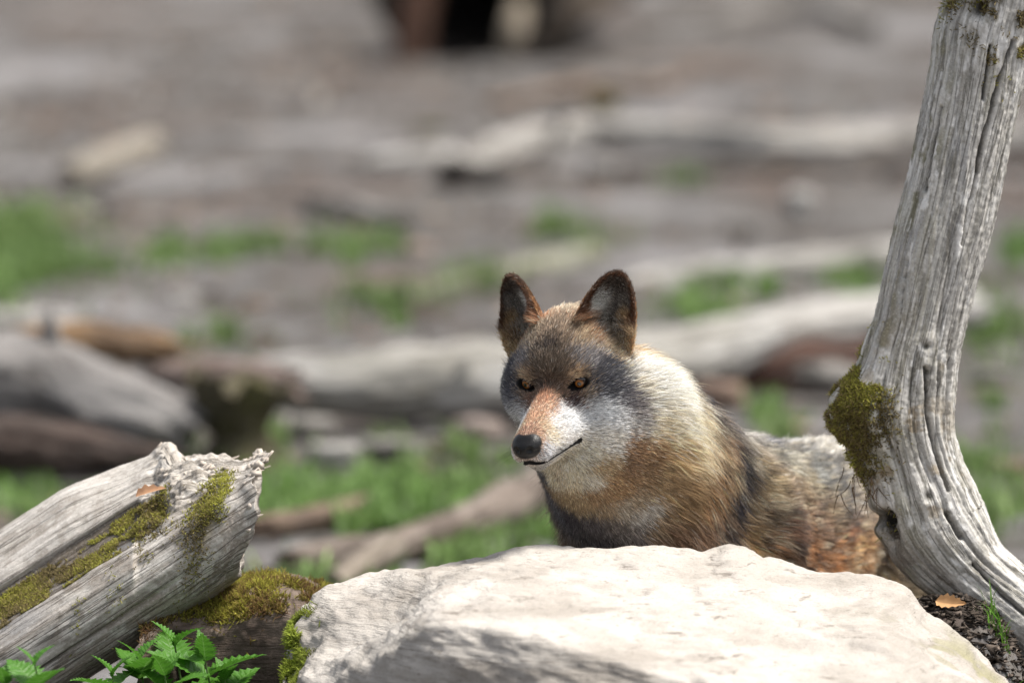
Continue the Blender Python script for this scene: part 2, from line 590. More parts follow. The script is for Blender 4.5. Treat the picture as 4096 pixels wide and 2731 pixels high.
# coat colours: x y z (mm, wolf space) r g b (sRGB) reach (mm)
COAT = np.array([float(v) for v in """
458 -38 904 120 100 80 8
387 -65 930 165 145 120 7
452 -91 894 150 130 105 7
443 -6 897 150 125 95 7
476 -42 885 55 46 42 4
463 -42 899 70 58 50 4
490 -31 855 100 85 70 7
469 -100 859 110 105 105 6
457 -127 838 62 62 70 5
470 -124 810 62 62 70 4
451 16 863 110 105 105 6
436 41 845 62 62 68 6
440 53 817 55 55 62 7
454 35 833 72 70 74 5
399 32 868 180 150 110 5
477 5 837 168 134 98 4
488 -85 831 150 120 90 4
488 -32 828 95 75 60 5
487 -63 822 70 58 50 4
469 18 806 135 115 92 4
475 -4 792 60 45 45 4
482 -20 810 110 85 65 4
510 -41 801 160 108 76 5
545 -35 778 178 128 95 5
571 -24 758 152 112 88 4
520 -26 789 185 138 108 4
476 -87 788 130 95 75 4
525 -3 759 225 215 205 5
546 -2 746 200 180 150 4
550 -15 761 195 160 125 4
495 2 768 235 235 235 6
460 39 773 215 220 225 7
469 18 784 190 190 190 4
568 0 724 190 190 195 4
529 -1 717 200 198 195 4
515 7 737 215 205 195 4
589 -19 747 140 105 85 4
583 -10 743 170 130 100 4
408 82 781 120 112 110 5
422 69 798 88 84 88 6
414 86 748 150 145 140 5
441 61 772 205 205 205 4
461 40 739 205 195 180 6
449 58 721 190 180 165 6
470 26 706 215 200 170 6
435 71 739 185 180 172 4
355 73 827 250 240 215 7
326 96 785 245 235 205 8
384 62 836 225 215 195 5
389 77 813 190 175 150 5
319 105 740 235 215 175 8
364 103 755 215 190 150 7
284 107 714 225 200 155 8
358 99 710 190 150 100 7
317 104 694 205 165 110 7
375 96 783 225 212 185 6
396 86 897 235 180 125 5
319 36 851 225 170 115 5
312 56 856 240 200 160 6
399 57 878 190 130 75 4
396 28 960 62 54 50 4
407 26 985 100 68 42 4
415 3 958 110 78 48 4
416 10 974 80 56 38 4
412 -6 935 125 88 56 4
393 5 927 190 185 175 4
398 1 907 150 140 125 4
391 48 913 165 145 120 4
392 44 946 90 70 55 4
387 22 920 40 34 32 4
388 61 936 120 62 30 4
392 59 898 185 150 105 4
421 -12 913 150 105 65 4
420 3 900 135 92 56 4
391 18 884 150 130 105 4
404 -155 934 140 138 132 4
399 -143 911 205 208 205 4
396 -139 898 190 188 180 4
417 -174 959 80 55 40 4
412 -159 966 88 60 42 4
416 -129 952 120 75 45 4
434 -101 941 130 80 45 4
429 -91 923 150 98 58 4
407 -166 920 100 80 62 4
420 -167 973 90 60 40 4
407 -164 900 170 140 105 4
402 -154 888 120 95 75 4
408 -158 868 200 160 110 4
413 -105 946 190 105 50 4
448 -150 811 160 160 150 4
451 -143 785 130 130 130 4
469 -111 770 225 225 230 4
420 -162 831 150 150 145 4
450 -136 756 140 140 140 4
475 -4 682 225 205 170 7
470 -31 669 190 170 140 5
448 -73 664 90 90 95 4
458 38 683 170 140 100 7
426 72 693 122 92 62 7
380 85 677 132 102 67 7
549 -28 691 150 145 140 4
402 92 736 205 185 150 4
384 95 717 192 158 114 4
420 81 717 172 148 112 4
404 85 700 152 118 78 4
341 104 724 215 185 140 5
447 57 701 175 152 118 4
467 -127 781 112 112 116 4
475 -115 793 80 80 88 4
452 -139 763 130 130 132 4
442 -146 822 120 120 118 4
435 -134 745 150 148 146 4
396 91 915 238 190 140 4
407 109 890 240 196 150 4
306 63 838 246 226 190 4
299 67 860 232 195 150 4
463 -54 668 200 180 145 6
472 -4 672 205 185 150 7
459 25 667 200 185 160 7
403 -94 633 90 85 90 6
385 -80 604 98 96 100 7
396 -56 594 82 76 78 7
437 -14 625 150 125 90 7
436 22 638 140 110 75 7
428 51 657 150 115 75 8
394 45 613 160 145 125 6
363 59 597 168 160 150 7
355 70 610 165 155 142 6
385 25 584 105 95 88 6
412 24 614 142 120 92 6
323 75 580 142 118 88 7
383 63 629 150 128 100 6
359 42 568 120 110 105 7
383 -14 568 98 90 88 9
342 93 664 150 120 80 10
330 102 695 190 150 100 9
283 108 698 215 180 135 8
376 95 707 120 85 50 6
419 81 716 130 95 60 7
290 97 618 140 110 70 10
226 109 625 165 125 80 7
232 106 593 160 115 70 7
165 93 718 120 110 100 6
171 105 695 170 120 75 4
36 59 692 190 180 165 6
132 116 629 58 58 68 4
143 113 657 70 70 75 4
153 118 590 75 70 75 6
80 105 655 190 180 160 4
176 114 642 185 155 115 4
168 67 765 60 65 80 6
123 66 734 150 130 110 6
89 70 722 120 115 120 6
208 70 794 66 70 84 5
-132 0 668 175 170 165 6
-141 41 656 68 72 86 5
-300 1 646 150 150 150 7
-335 30 638 160 155 145 9
-72 51 658 120 116 112 5
-129 69 631 150 145 130 10
-248 72 610 130 130 125 10
-291 83 595 120 118 115 9
41 122 619 165 140 100 8
-118 90 587 150 125 95 10
47 141 586 170 150 120 8
-278 98 564 85 80 80 7
-344 91 573 170 155 135 6
-222 100 548 130 110 85 10
-185 82 595 165 150 120 6
110 127 573 165 135 95 8
80 142 557 150 120 85 8
12 154 541 110 80 60 10
-182 105 525 130 100 75 10
117 139 533 185 140 85 8
72 153 529 150 105 65 8
-132 114 487 150 100 55 10
-229 113 470 175 115 60 8
-292 113 471 200 145 85 7
-321 109 448 185 125 65 7
-273 113 501 140 90 55 5
-459 111 423 165 140 105 9
-447 95 444 90 65 45 5
-468 132 395 150 125 90 8
290 82 550 125 95 70 10
243 103 559 120 90 65 9
207 115 542 90 75 65 7
""".split()]).reshape(-1, 7)
def coat_colour(P, seed=5):
    """coat pattern: blend of the colour anchors; the far side takes the mirrored pattern"""
    A = COAT[:, :3] / 1000.0
    C = lin(COAT[:, 3:6])
    C = np.clip(C, 0, 1) ** 1.02 * 1.30
    C = C / (1 + 0.42 * C ** 1.5)
    C = C * 0.82 + (C @ np.array([0.3, 0.6, 0.1]))[:, None] * 0.18 + 0.012
    rr = COAT[:, 6] / 1000.0 * 1.2
    Q = to_head(A)
    hm = Q[:, 0] > -0.13
    M = A * np.array([1, -1, 1])
    M[hm] = from_head(Q[hm] * np.array([1, -1, 1]))
    AA, CC, RR = np.concatenate([A, M]), np.concatenate([C, C]), np.concatenate([rr, rr])
    W0 = np.concatenate([np.ones(len(A)), np.full(len(A), 0.02)])
    Pn = P + 0.006 * np.stack([fbm(P * 45 + s, 3, seed + s) for s in (0, 11, 23)], -1)
    out = np.zeros((len(P), 3))
    for i in range(0, len(P), 20000):
        p = Pn[i:i + 20000]
        d2 = ((p[:, None, :] - AA[None]) ** 2).sum(2) / RR[None] ** 2
        w = W0 * (np.exp(-0.9 * np.minimum(d2, 60)) + 2e-4 / (1 + d2) ** 2)
        out[i:i + 20000] = (w @ CC) / w.sum(1, keepdims=True)
    return out

def wolf_masks(P):
    Q = to_head(P)
    x, y, z = Q.T
    ay = np.abs(y)
    nose = np.minimum(sd_ellipsoid(x, y, z, (0.1275, 0, -0.0450), (0.0160, 0.0205, 0.0135)), sd_capsule(x, y, z, (0.1225, -0.009, -0.0410), (0.1225, 0.009, -0.0410), 0.0125, 0.0125))
    lips = np.minimum.reduce([sd_capsule(x, ay, z, a, b, 0.0046, 0.0052) for a, b in zip(MOUTH[:-1], MOUTH[1:])])
    lids = sd_eye(x, ay, z, 1, (0.020, 0.0176, 0.0104))
    # the dark line that runs from the inner corner of the eye down towards the nose
    tear = sd_capsule(x, ay, z, (0.012, 0.0295, -0.005), (0.024, 0.0225, -0.0125), 0.0036, 0.0022)
    ear = np.minimum(sd_ear(x, y, z, -1), sd_ear(x, y, z, 1))
    return Q, nose, lips, np.minimum(lids, tear), ear

def build_wolf():
    rng = np.random.default_rng(7)
    V, F = wolf_surface()
    N = vert_normals(V, F)
    coat = coat_colour(V)
    Q, nose, lips, lids, ear = wolf_masks(V)
    skin = coat * 0.55
    dark = np.array([0.008, 0.0075, 0.008])
    bare = np.clip(1 - np.minimum.reduce([nose - 0.001, lips - 0.0005, lids + 0.001]) / 0.0015, 0, 1)[:, None]
    skin = skin * (1 - bare) + dark * bare
    gloss = np.clip(1 - (nose - 0.001) / 0.0015, 0, 1)
    m = NT('wolf_skin')
    c = m.attr('coat')
    g = m.attr('gloss', 'Fac')
    n = m.noise(m.coord('Object'), 420, 3, 0.6)
    vo = m.voronoi(m.coord('Object'), 620)
    rough = m.n('MapRange')
    m.l(g, rough.inputs[0])
    rough.inputs[3].default_value = 0.85
    rough.inputs[4].default_value = 0.36
    skin_m = m.done(m.mix(n, c, m.mix(0.6, c, (0, 0, 0))), rough.outputs[0], m.bump(vo, 0.35, 0.0012), 0.28)
    wolf = empty('wolf', WOLF_LOC, WOLF_RZ)
    tag(wolf, 'grey and tawny wolf with amber eyes standing behind the pale boulder', 'wolf')
    mesh_obj('body', V, F, skin_m, wolf, cols={'coat': skin, 'gloss': gloss})

    # eyes
    iris_m = NT('iris')
    co = iris_m.coord('Object', (1, 1, 1))
    sep = iris_m.n('VectorMath', operation='LENGTH')
    fl = iris_m.n('VectorMath', operation='MULTIPLY')
    iris_m.l(co, fl.inputs[0])
    fl.inputs[1].default_value = (0, 1, 1)
    iris_m.l(fl.outputs[0], sep.inputs[0])
    rad = iris_m.math('DIVIDE', sep.outputs['Value'], 0.0078)
    fib = iris_m.noise(co, 900, 4)
    col = iris_m.ramp(rad, [(0.3, (0.24, 0.090, 0.018)), (0.62, (0.32, 0.125, 0.024)), (0.86, (0.12, 0.042, 0.010)), (1.0, (0.012, 0.008, 0.006))])
    iris_mat = iris_m.done(iris_m.mix(fib, col, iris_m.mix(0.5, col, (0, 0, 0))), 0.12, None, 0.6)
    ball_mat = plain_mat('eyeball_dark', (0.02, 0.014, 0.012), 0.08, 0.6)
    pupil_mat = plain_mat('pupil_black', (0.004, 0.004, 0.004), 0.05, 0.7)
    def cap(r, half, nu=14, nv=28, flat=0.0):
        th = np.linspace(0, half, nu)[:, None]
        ph = np.linspace(0, 2 * math.pi, nv, endpoint=False)[None]
        v = np.stack([r * np.cos(th) + 0 * ph, r * np.sin(th) * np.cos(ph), r * np.sin(th) * np.sin(ph)], -1).reshape(-1, 3)
        return v, grid_faces(nu, nv, True)[:, ::-1]
    gaze = np.array([0.93, -0.06, -0.10])
    for s in (-1, 1):
        c = from_head((-0.0090, s * 0.0394, 0.0006))
        e = bpy.data.objects.new('eye', mesh_data('eye', *cap(0.0146, math.pi * 0.995, 20), ball_mat))
        link(e, wolf)
        d = (gaze + np.array([0, s * 0.22, 0])) @ HB
        e.matrix_basis = Matrix.Translation(Vector(c)) @ Vector(d).to_track_quat('X', 'Z').to_matrix().to_4x4()
        mesh_obj('iris', *cap(0.01475, R(32)), iris_mat, e)
        mesh_obj('pupil', *cap(0.01485, R(14)), pupil_mat, e)

    # ---- fur: roots on the skin
    tri = np.concatenate([F[:, [0, 1, 2]], F[:, [0, 2, 3]]])
    a, b, c = V[tri[:, 0]], V[tri[:, 1]], V[tri[:, 2]]
    area = np.linalg.norm(np.cross(b - a, c - a), axis=1) / 2
    cen = (a + b + c) / 3
    qc = to_head(cen)
    headw = smooth(-0.14, -0.06, qc[:, 0]) * (np.linalg.norm(qc, axis=1) < 0.24)
    dens = 1.0 + 5.0 * headw
    dens *= np.where(cen[:, 2] < 0.30, 0.25, 1.0)
    # the side turned to the camera carries more of the fur budget
    fn = np.cross(b - a, c - a)
    fn /= np.maximum(np.linalg.norm(fn, axis=1, keepdims=True), 1e-12)
    w = area * dens
    NH = FUR_COUNT
    pick = rng.choice(len(tri), NH, p=w / w.sum())
    r1, r2 = np.sqrt(rng.random(NH)), rng.random(NH)
    bw = np.stack([1 - r1, r1 * (1 - r2), r1 * r2], 1)
    tp = tri[pick]
    root = (V[tp] * bw[:, :, None]).sum(1)
    nor = (N[tp] * bw[:, :, None]).sum(1)
    nor /= np.linalg.norm(nor, axis=1, keepdims=True)
    Q, nose, lips, lids, ear = wolf_masks(root)
    keep = (nose > 0.0015) & (lips > 0.0008) & (lids > 0.0005)
    root, nor, Q, lids, ear, lips, nose = root[keep], nor[keep], Q[keep], lids[keep], ear[keep], lips[keep], nose[keep]
    n = len(root)
    # flow of the coat
    hw = (smooth(-0.15, -0.05, Q[:, 0]))[:, None]
    fl_head = (Q - np.array([0.135, 0, -0.035])) * np.array([1, 1.0, 0.8]) + np.array([0, 0, -1.0]) * (0.015 + 0.05 * smooth(0.0, -0.06, Q[:, 2]) * smooth(0.03, -0.06, Q[:, 0]))[:, None]
    fl_head = fl_head @ HB
    fl_head /= np.linalg.norm(fl_head, axis=1, keepdims=True)
    x, y, z = root.T
    chest = smooth(-0.02, 0.22, x)[:, None]
    low = smooth(0.36, 0.26, z)[:, None]
    fl_body = np.array([-1.0, 0, -0.42]) * (1 - chest) + np.array([-0.34, 0, -1.0]) * chest
    fl_body = fl_body * (1 - low) + np.array([-0.1, 0, -1.0]) * low
    tailm = (x < -0.70)[:, None]
    fl_body = np.where(tailm, np.array([-0.35, 0.05, -0.95]), fl_body)
    swirl = np.stack([fbm(root * 7.0 + 5, 2, 31), fbm(root * 7.0 + 15, 2, 41), fbm(root * 7.0 + 25, 2, 51)], -1)
    fl = fl_head * hw + (fl_body + 0.75 * swirl) * (1 - hw)
    earm = ear < 0.0035
    ear_up = np.where((Q[:, 1] > 0)[:, None], ear_frame(1)[1] @ HB, ear_frame(-1)[1] @ HB)
    ear_c = np.where((Q[:, 1] > 0)[:, None], ear_frame(1)[3] @ HB, ear_frame(-1)[3] @ HB)
    ear_b = np.where((Q[:, 1] > 0)[:, None], ear_frame(1)[2] @ HB, -ear_frame(-1)[2] @ HB)
    eo = np.where((Q[:, 1] > 0)[:, None], from_head(ear_frame(1)[0]), from_head(ear_frame(-1)[0]))
    eu = ((root - eo) * ear_up).sum(1)
    ev = ((root - eo) * ear_b).sum(1)
    inner = earm & ((nor * ear_c).sum(1) > 0.15) & (eu > 0.006)
    fl = np.where(earm[:, None], ear_up, fl)
    tang = fl - nor * (fl * nor).sum(1, keepdims=True)
    tang /= np.maximum(np.linalg.norm(tang, axis=1, keepdims=True), 1e-9)
    # length of the coat
    f, l, u = Q.T
    L = np.full(n, 0.036)
    L = L * (1 - 0.25 * smooth(-0.05, -0.35, x)) + 0.008 * smooth(0.0, 0.2, x)
    head_len = 0.0050 + 0.0042 * smooth(0.06, 0.0, f) + 0.0078 * smooth(-0.02, -0.09, f)
    ruff = smooth(-0.005, -0.085, f) * smooth(0.035, -0.04, u) * smooth(0.028, 0.06, np.abs(l) + np.clip(-u - 0.05, 0, 1))
    head_len = head_len + 0.034 * ruff
    hm = smooth(-0.15, -0.085, f)
    L = L * (1 - hm) + head_len * hm
    L = np.where(earm, 0.0065, L)
    L = np.where(inner, 0.007 + 0.016 * smooth(0.05, 0.01, eu) * smooth(0.012, 0.026, np.abs(ev)), L)
    L *= np.where(z < 0.30, 0.5, 1.0) * np.where(x < -0.72, 1.25, 1.0)
    nearface = np.minimum.reduce([lids, lips, nose])
    L *= 0.55 + 0.45 * smooth(0.0, 0.014, nearface)
    L *= rng.uniform(0.62, 1.2, n)
    # lift and clumps
    lift = 0.34 + 0.20 * smooth(0.01, 0.05, L) + rng.normal(0, 0.10, n)
    lift = np.where(earm & ~inner, 0.30, lift)
    lift = np.where(lips < 0.006, 0.18, lift)
    jit = rng.normal(0, 1, (n, 3)) * 0.20
    dirv = tang * np.cos(lift)[:, None] + nor * np.sin(lift)[:, None] + jit
    dirv = np.where(inner[:, None], ear_up * 0.55 + ear_c * 0.45 - ear_b * np.sign(ev)[:, None] * 0.5 + jit, dirv)
    dirv /= np.linalg.norm(dirv, axis=1, keepdims=True)
    bend = tang * 0.55 - nor * 0.30 + np.array([0, 0, -0.18])
    bend = np.where(earm[:, None], 0, bend)
    K = 5
    s = np.linspace(0, 1, K)[None, :, None]
    Lx = L[:, None, None]
    P = root[:, None, :] + Lx * (s * dirv[:, None, :] + 0.42 * s * s * bend[:, None, :])
    csel = rng.random(n) < np.where(hm > 0.5, 1 / 12, 1 / 26)
    ci = np.flatnonzero(csel)
    kd = KDTree(len(ci))
    for k_, i_ in enumerate(ci):
        kd.insert(root[i_], k_)
    kd.balance()
    near = np.fromiter((kd.find(p)[1] for p in root), np.int64, n)
    tgt = ci[near]
    shift = (P[tgt] - P)
    ok = (np.linalg.norm(root[tgt] - root, axis=1) < 0.030) & ((nor[tgt] * nor).sum(1) > 0.5) & (earm == earm[tgt]) & (lips > 0.006) & (lids > 0.006)
    cl = np.where(ok, 0.66, 0.0) * rng.uniform(0.5, 1.0, n) * smooth(0.004, 0.03, L)
    P = P + shift * (cl[:, None, None] * s ** 1.5)
    wav = rng.normal(0, 1, (n, 1, 3)) * 0.06 * Lx * s * s
    P = P + wav
    # colour: blend + agouti banding
    base = coat_colour(root + tang * (L * 0.68)[:, None] + rng.normal(0, 1, (n, 3)) * (0.0095 - 0.0010 * hm * smooth(0.03, -0.02, f) - 0.0040 * hm * smooth(-0.02, 0.03, f))[:, None])
    # ears: rusty backs with dark tips, grey inside with a pale tuft on the inner side, dark thin rim
    te = np.clip(eu / (EAR_H * HS), 0, 1)
    hw_ = HS * 0.046 * np.sqrt(np.clip(1 - te ** 2.5, 0.02, 1)) * (1 - 0.27 * te)
    ve = ev / hw_
    med = np.where(Q[:, 1] > 0, 1, -1) * 0 + np.sign(((ear_b * (np.array([0, 1.0, 0]) @ HB)).sum(1)) * np.where(Q[:, 1] > 0, -1, 1)) * ve   # + towards the middle of the head
    ecol = np.tile(lin((128, 122, 116)), (n, 1))
    def emix(w_, rgb):
        nonlocal ecol
        w_ = np.clip(w_, 0, 1)[:, None]
        ecol = ecol * (1 - w_) + lin(rgb) * w_
    emix(smooth(0.50, 0.80, te), (84, 74, 66))
    emix(smooth(-0.05, 0.35, med) * smooth(0.75, 0.45, te), (205, 204, 198))
    emix(smooth(-0.30, -0.60, med) * smooth(0.55, 0.30, te), (170, 145, 112))
    emix(smooth(0.72, 0.88, np.abs(ve)) + smooth(0.86, 0.95, te), (84, 58, 42))
    ebk = np.tile(lin((146, 108, 74)), (n, 1)) * (1 - smooth(0.25, 0.8, te)[:, None]) + lin((80, 60, 48)) * smooth(0.25, 0.8, te)[:, None]
    ecol = np.where(inner[:, None], ecol, ebk) * np.exp(rng.normal(0, 0.12, (n, 1)))
    ew = (earm & (eu > 0.010))[:, None] * smooth(0.010, 0.026, eu)[:, None]
    base = base * (1 - ew) + ecol * ew
    mott = fbm(root * np.array([34, 34, 46]), 3, 91) + 0.6 * fbm(root * 90, 2, 92)
    base = base * np.exp(0.58 * mott * (1 - hm))[:, None]
    lum = base @ np.array([0.3, 0.6, 0.1])
    clr = rng.normal(0, 1, n)
    clc = rng.normal(0, 1, n)[tgt]
    gain = np.exp((0.34 + 0.12 * hm) * clr + 0.24 * clc * (1 - hm * 0.6))
    tipd = np.clip(rng.beta(1.2, 2.2, n) * np.where(hm > 0.5, 0.8, 1.3) * smooth(0.70, 0.18, lum), 0, 0.92)
    # grizzle: whole tufts of black-tipped or cream guard hair over the shoulders and back
    tuft = rng.random(n)[tgt]
    gz = (1 - hm) * smooth(0.30, 0.42, z)
    dk = gz * (tuft < 0.20) * rng.uniform(0.30, 0.80, n)
    cr = gz * (tuft > 0.83) * rng.uniform(0.3, 0.75, n)
    base = base * (1 - dk[:, None]) + lin((62, 61, 66)) * dk[:, None]
    base = base * (1 - cr[:, None]) + lin((205, 193, 170)) * cr[:, None]
    pale = rng.random(n) < 0.10 * (1 - hm * 0.5)
    base = np.where(pale[:, None], base * 0.5 + np.array([0.42, 0.39, 0.34]) * 0.5, base)
    cols = np.repeat(base[:, None, :] * gain[:, None, None], K, 1)
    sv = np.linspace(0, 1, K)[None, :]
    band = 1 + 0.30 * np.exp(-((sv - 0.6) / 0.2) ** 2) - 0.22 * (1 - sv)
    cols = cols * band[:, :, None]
    tipw = (smooth(0.55, 0.95, sv) * tipd[:, None])[:, :, None]
    cols = cols * (1 - tipw) + np.array([0.016, 0.015, 0.017]) * tipw
    cols = np.clip(cols * COAT_GAIN, 0.004, 0.92)
    r0 = np.where(hm > 0.5, 0.00025, 0.00038) * rng.uniform(0.7, 1.25, n)
    rad_ = r0[:, None] * np.array([1.0, 1.0, 0.85, 0.6, 0.12])[None]
    fur_m = strand_mat('wolf_fur', 0.6, 0.18, 0.22)
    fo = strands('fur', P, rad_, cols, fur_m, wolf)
    tag(fo, kind='stuff')

    # whiskers
    wp, wr = [], []
    for s_ in (-1, 1):
        for i in range(9):
            r_ = from_head((0.088 + 0.006 * (i % 3) , s_ * 0.024, -0.056 - 0.005 * (i // 3)))
            d_ = np.array([-0.35 + rng.normal(0, 0.12), s_ * 1.0, -0.42 + rng.normal(0, 0.16)]) @ HB
            ln = rng.uniform(0.035, 0.065)
            t_ = np.linspace(0, 1, 6)[:, None]
            wp.append(r_ + d_ * ln * t_ + np.array([0, 0, -0.25]) * ln * t_ ** 2)
            wr.append(np.linspace(0.00028, 0.00005, 6))
    wp = np.array(wp)
    wo = strands('whiskers', wp, np.array(wr), np.full((len(wp), 6, 3), 0.02), fur_m, wolf)
    tag(wo, kind='stuff')
    return wolf
# ------------------------------------------------------------------ ground
MOUND = at(3990, 2560, 0.12)

def ground_h(x, y):
    P = np.stack([x, y, np.zeros_like(x)], -1)
    far = smooth(0.8, 3.0, np.abs(y - 0.2) + 0.5 * np.abs(x - 0.2))
    h = far * (0.05 * fbm(P * 0.55, 3, 3) + 0.022 * fbm(P * 2.6, 3, 4)) + 0.006 * fbm(P * 9, 2, 6)
    m = np.exp(-(((x - 0.685) / 0.205) ** 2 + ((y + 0.02) / 0.30) ** 2) ** 1.4)
    h = h + m * (MOUND_H + 0.03 * fbm(P * 7, 4, 8))
    rise = np.clip(np.abs(y) - 60, 0, 400) * 0.05
    return h + rise
MOUND_H = 0.455

def ground_mat():
    m = NT('woodland_soil')
    co = m.coord('Position')
    big = m.noise(m.coord('Position', (1, 0.55, 1)), 1.1, 6, 0.65)
    med = m.noise(co, 5.5, 6, 0.65)
    vo = m.voronoi(co, 28, out='Color')
    sep = m.n('SeparateColor')
    m.l(vo, sep.inputs[0])
    fine = m.noise(co, 60, 5, 0.7)
    c = m.ramp(big, [(0.36, (0.053, 0.045, 0.041)), (0.45, (0.075, 0.068, 0.065)), (0.54, (0.091, 0.090, 0.088)), (0.62, (0.082, 0.068, 0.060))])
    c = m.mix(m.ramp(med, [(0.44, 0.0), (0.60, 0.9)]), c, (0.122, 0.117, 0.117))
    c = m.mix(m.ramp(med, [(0.36, 0.95), (0.46, 0.0)]), c, (0.039, 0.031, 0.027))
    c = m.mix(m.ramp(sep.outputs[0], [(0.72, 0.0), (0.76, 0.55)]), c, (0.122, 0.109, 0.093))
    c = m.mix(m.ramp(sep.outputs[1], [(0.80, 0.0), (0.84, 0.6)]), c, (0.045, 0.033, 0.025))
    c = m.mix(m.ramp(fine, [(0.35, 0.5), (0.55, 0.0)]), c, (0.031, 0.026, 0.024))
    p2 = m.noise(m.coord('Position', (1.3, 1.0, 1), loc=(4, 9, 0)), 1.7, 5, 0.6)
    p3 = m.noise(m.coord('Position', (1.0, 0.8, 1), loc=(14, 2, 0)), 1.2, 5, 0.6)
    c = m.mix(m.ramp(p2, [(0.36, 0.8), (0.47, 0.0)]), c, (0.040, 0.031, 0.026))
    c = m.mix(m.ramp(p3, [(0.53, 0.0), (0.63, 0.75)]), c, (0.190, 0.184, 0.186))
    c = m.mix(m.ramp(p3, [(0.36, 0.55), (0.45, 0.0)]), c, (0.105, 0.075, 0.060))
    h = m.math('ADD', m.math('MULTIPLY', fine, 0.5), med)
    return m.done(c, 0.95, m.bump(h, 0.6, 0.02), 0.15)

def build_ground():
    xs = np.concatenate([-np.geomspace(400, 5.2, 26), np.arange(-5, -0.3, 0.07), np.arange(-0.3, 1.6, 0.016), np.arange(1.6, 5.01, 0.07), np.geomspace(5.2, 400, 26)])
    ys = np.concatenate([-np.geomspace(400, 1.6, 24), np.arange(-1.5, -0.6, 0.06), np.arange(-0.6, 0.8, 0.016), np.arange(0.8, 40, 0.09), np.geomspace(40.2, 600, 26)])
    X, Y = np.meshgrid(xs, ys, indexing='ij')
    Z = ground_h(X, Y)
    V = np.stack([X, Y, Z], -1).reshape(-1, 3)
    o = mesh_obj('ground', V, grid_faces(len(xs), len(ys))[:, ::-1], ground_mat())
    tag(o, kind='structure')
    return o

# ------------------------------------------------------------------ tubes for trunks and logs
def frames(C, ref):
    T = np.gradient(C, axis=0)
    T /= np.linalg.norm(T, axis=1, keepdims=True)
    A = ref - T * (T @ ref)[:, None]
    A /= np.linalg.norm(A, axis=1, keepdims=True)
    B = np.cross(T, A)
    return T, A, B

def tube(ctrl, radii, nl, ns, ref=(0, 0, 1), prof=None, rough=0.06, seed=0, grain=0.012, close=True, ragged=0.0):
    """a stem along ctrl points; prof(s, th) multiplies the radius; ends closed by sunken, uneven caps.
    returns V, F, uv, s (0..1), th"""
    C = interp_rows(ctrl, nl)
    rad = interp_rows(np.asarray(radii, float)[:, None], nl)[:, 0]
    T, A, B = frames(C, np.array(ref, float))
    seg = np.concatenate([[0], np.cumsum(np.linalg.norm(np.diff(C, axis=0), axis=1))])
    th = np.linspace(0, 2 * math.pi, ns, endpoint=False)
    S, TH = np.meshgrid(seg / seg[-1], th, indexing='ij')
    d = A[:, None, :] * np.cos(TH)[..., None] + B[:, None, :] * np.sin(TH)[..., None]
    rm = float(rad.mean())
    q = np.stack([np.cos(TH) * 1.6, np.sin(TH) * 1.6, S * seg[-1] / rm * 0.45], -1)
    r = rad[:, None] * (1 + rough * fbm(q, 4, seed) * 2)
    g = np.stack([np.cos(TH) * 9, np.sin(TH) * 9, S * seg[-1] / rm * 0.5], -1)
    r = r + rad[:, None] * grain * (2 * np.abs(fbm(g, 4, seed + 5)) - 0.5)
    if prof is not None:
        r = r * prof(S, TH)
    P = C[:, None, :] + d * r[..., None]
    if ragged:
        e = np.stack([np.cos(TH) * 3, np.sin(TH) * 3, 0 * S], -1)
        jag = ragged * (0.8 * fbm(e, 3, seed + 9) + 0.6 * fbm(e * 3.3, 3, seed + 10))
        w = smooth(0.90, 1.0, S) - smooth(0.10, 0.0, S)
        P = P + T[:, None, :] * (jag * w)[..., None]
    V = P.reshape(-1, 3)
    F = grid_faces(nl, ns, True)
    uv = np.stack([S * seg[-1], TH * rm], -1).reshape(-1, 2)
    Sf, THf = S.ravel(), TH.ravel()
    if close:
        extra, fx, base = [], [], len(V)
        rngc = np.random.default_rng(seed + 77)
        for end, sgn in ((0, 1), (nl - 1, -1)):
            ring = np.arange(ns) + end * ns
            prev = ring
            for k, sc_ in enumerate((0.86, 0.6, 0.3)):
                cc = P[end].mean(0)
                pts = cc + (P[end] - cc) * sc_ + T[end] * sgn * rad[end] * (0.05 + 0.10 * rngc.random((ns, 1)))
                ids = base + len(extra) + np.arange(ns)
                extra.extend(pts)
                for i in range(ns):
                    j = (i + 1) % ns
                    fx.append((prev[i], prev[j], ids[j], ids[i]) if sgn > 0 else (prev[j], prev[i], ids[i], ids[j]))
                prev = ids
            cid = base + len(extra)
            extra.append(P[end].mean(0) + T[end] * sgn * rad[end] * 0.12)
            for i in range(ns):
                j = (i + 1) % ns
                fx.append((prev[i], prev[j], cid, cid) if sgn > 0 else (prev[j], prev[i], cid, cid))
        V = np.concatenate([V, np.array(extra)])
        fx = np.array(fx)
        quads = fx[fx[:, 2] != fx[:, 3]]
        tris = fx[fx[:, 2] == fx[:, 3]][:, :3]
        ne = len(V) - base
        e_uv = (V[base:] @ np.array([[0.3, 1.0], [0.5, 2.0], [1.0, 0.4]]))
        uv = np.concatenate([uv, e_uv])
        Sf = np.concatenate([Sf, np.full(ne, -1.0)])
        THf = np.concatenate([THf, np.zeros(ne)])
        faces = F.tolist() + quads.tolist() + tris.tolist()
    else:
        faces = F
    return V, faces, uv, Sf, THf

MOSS_M = strand_mat('moss_strand', 0.7, 0.15, 0.35)

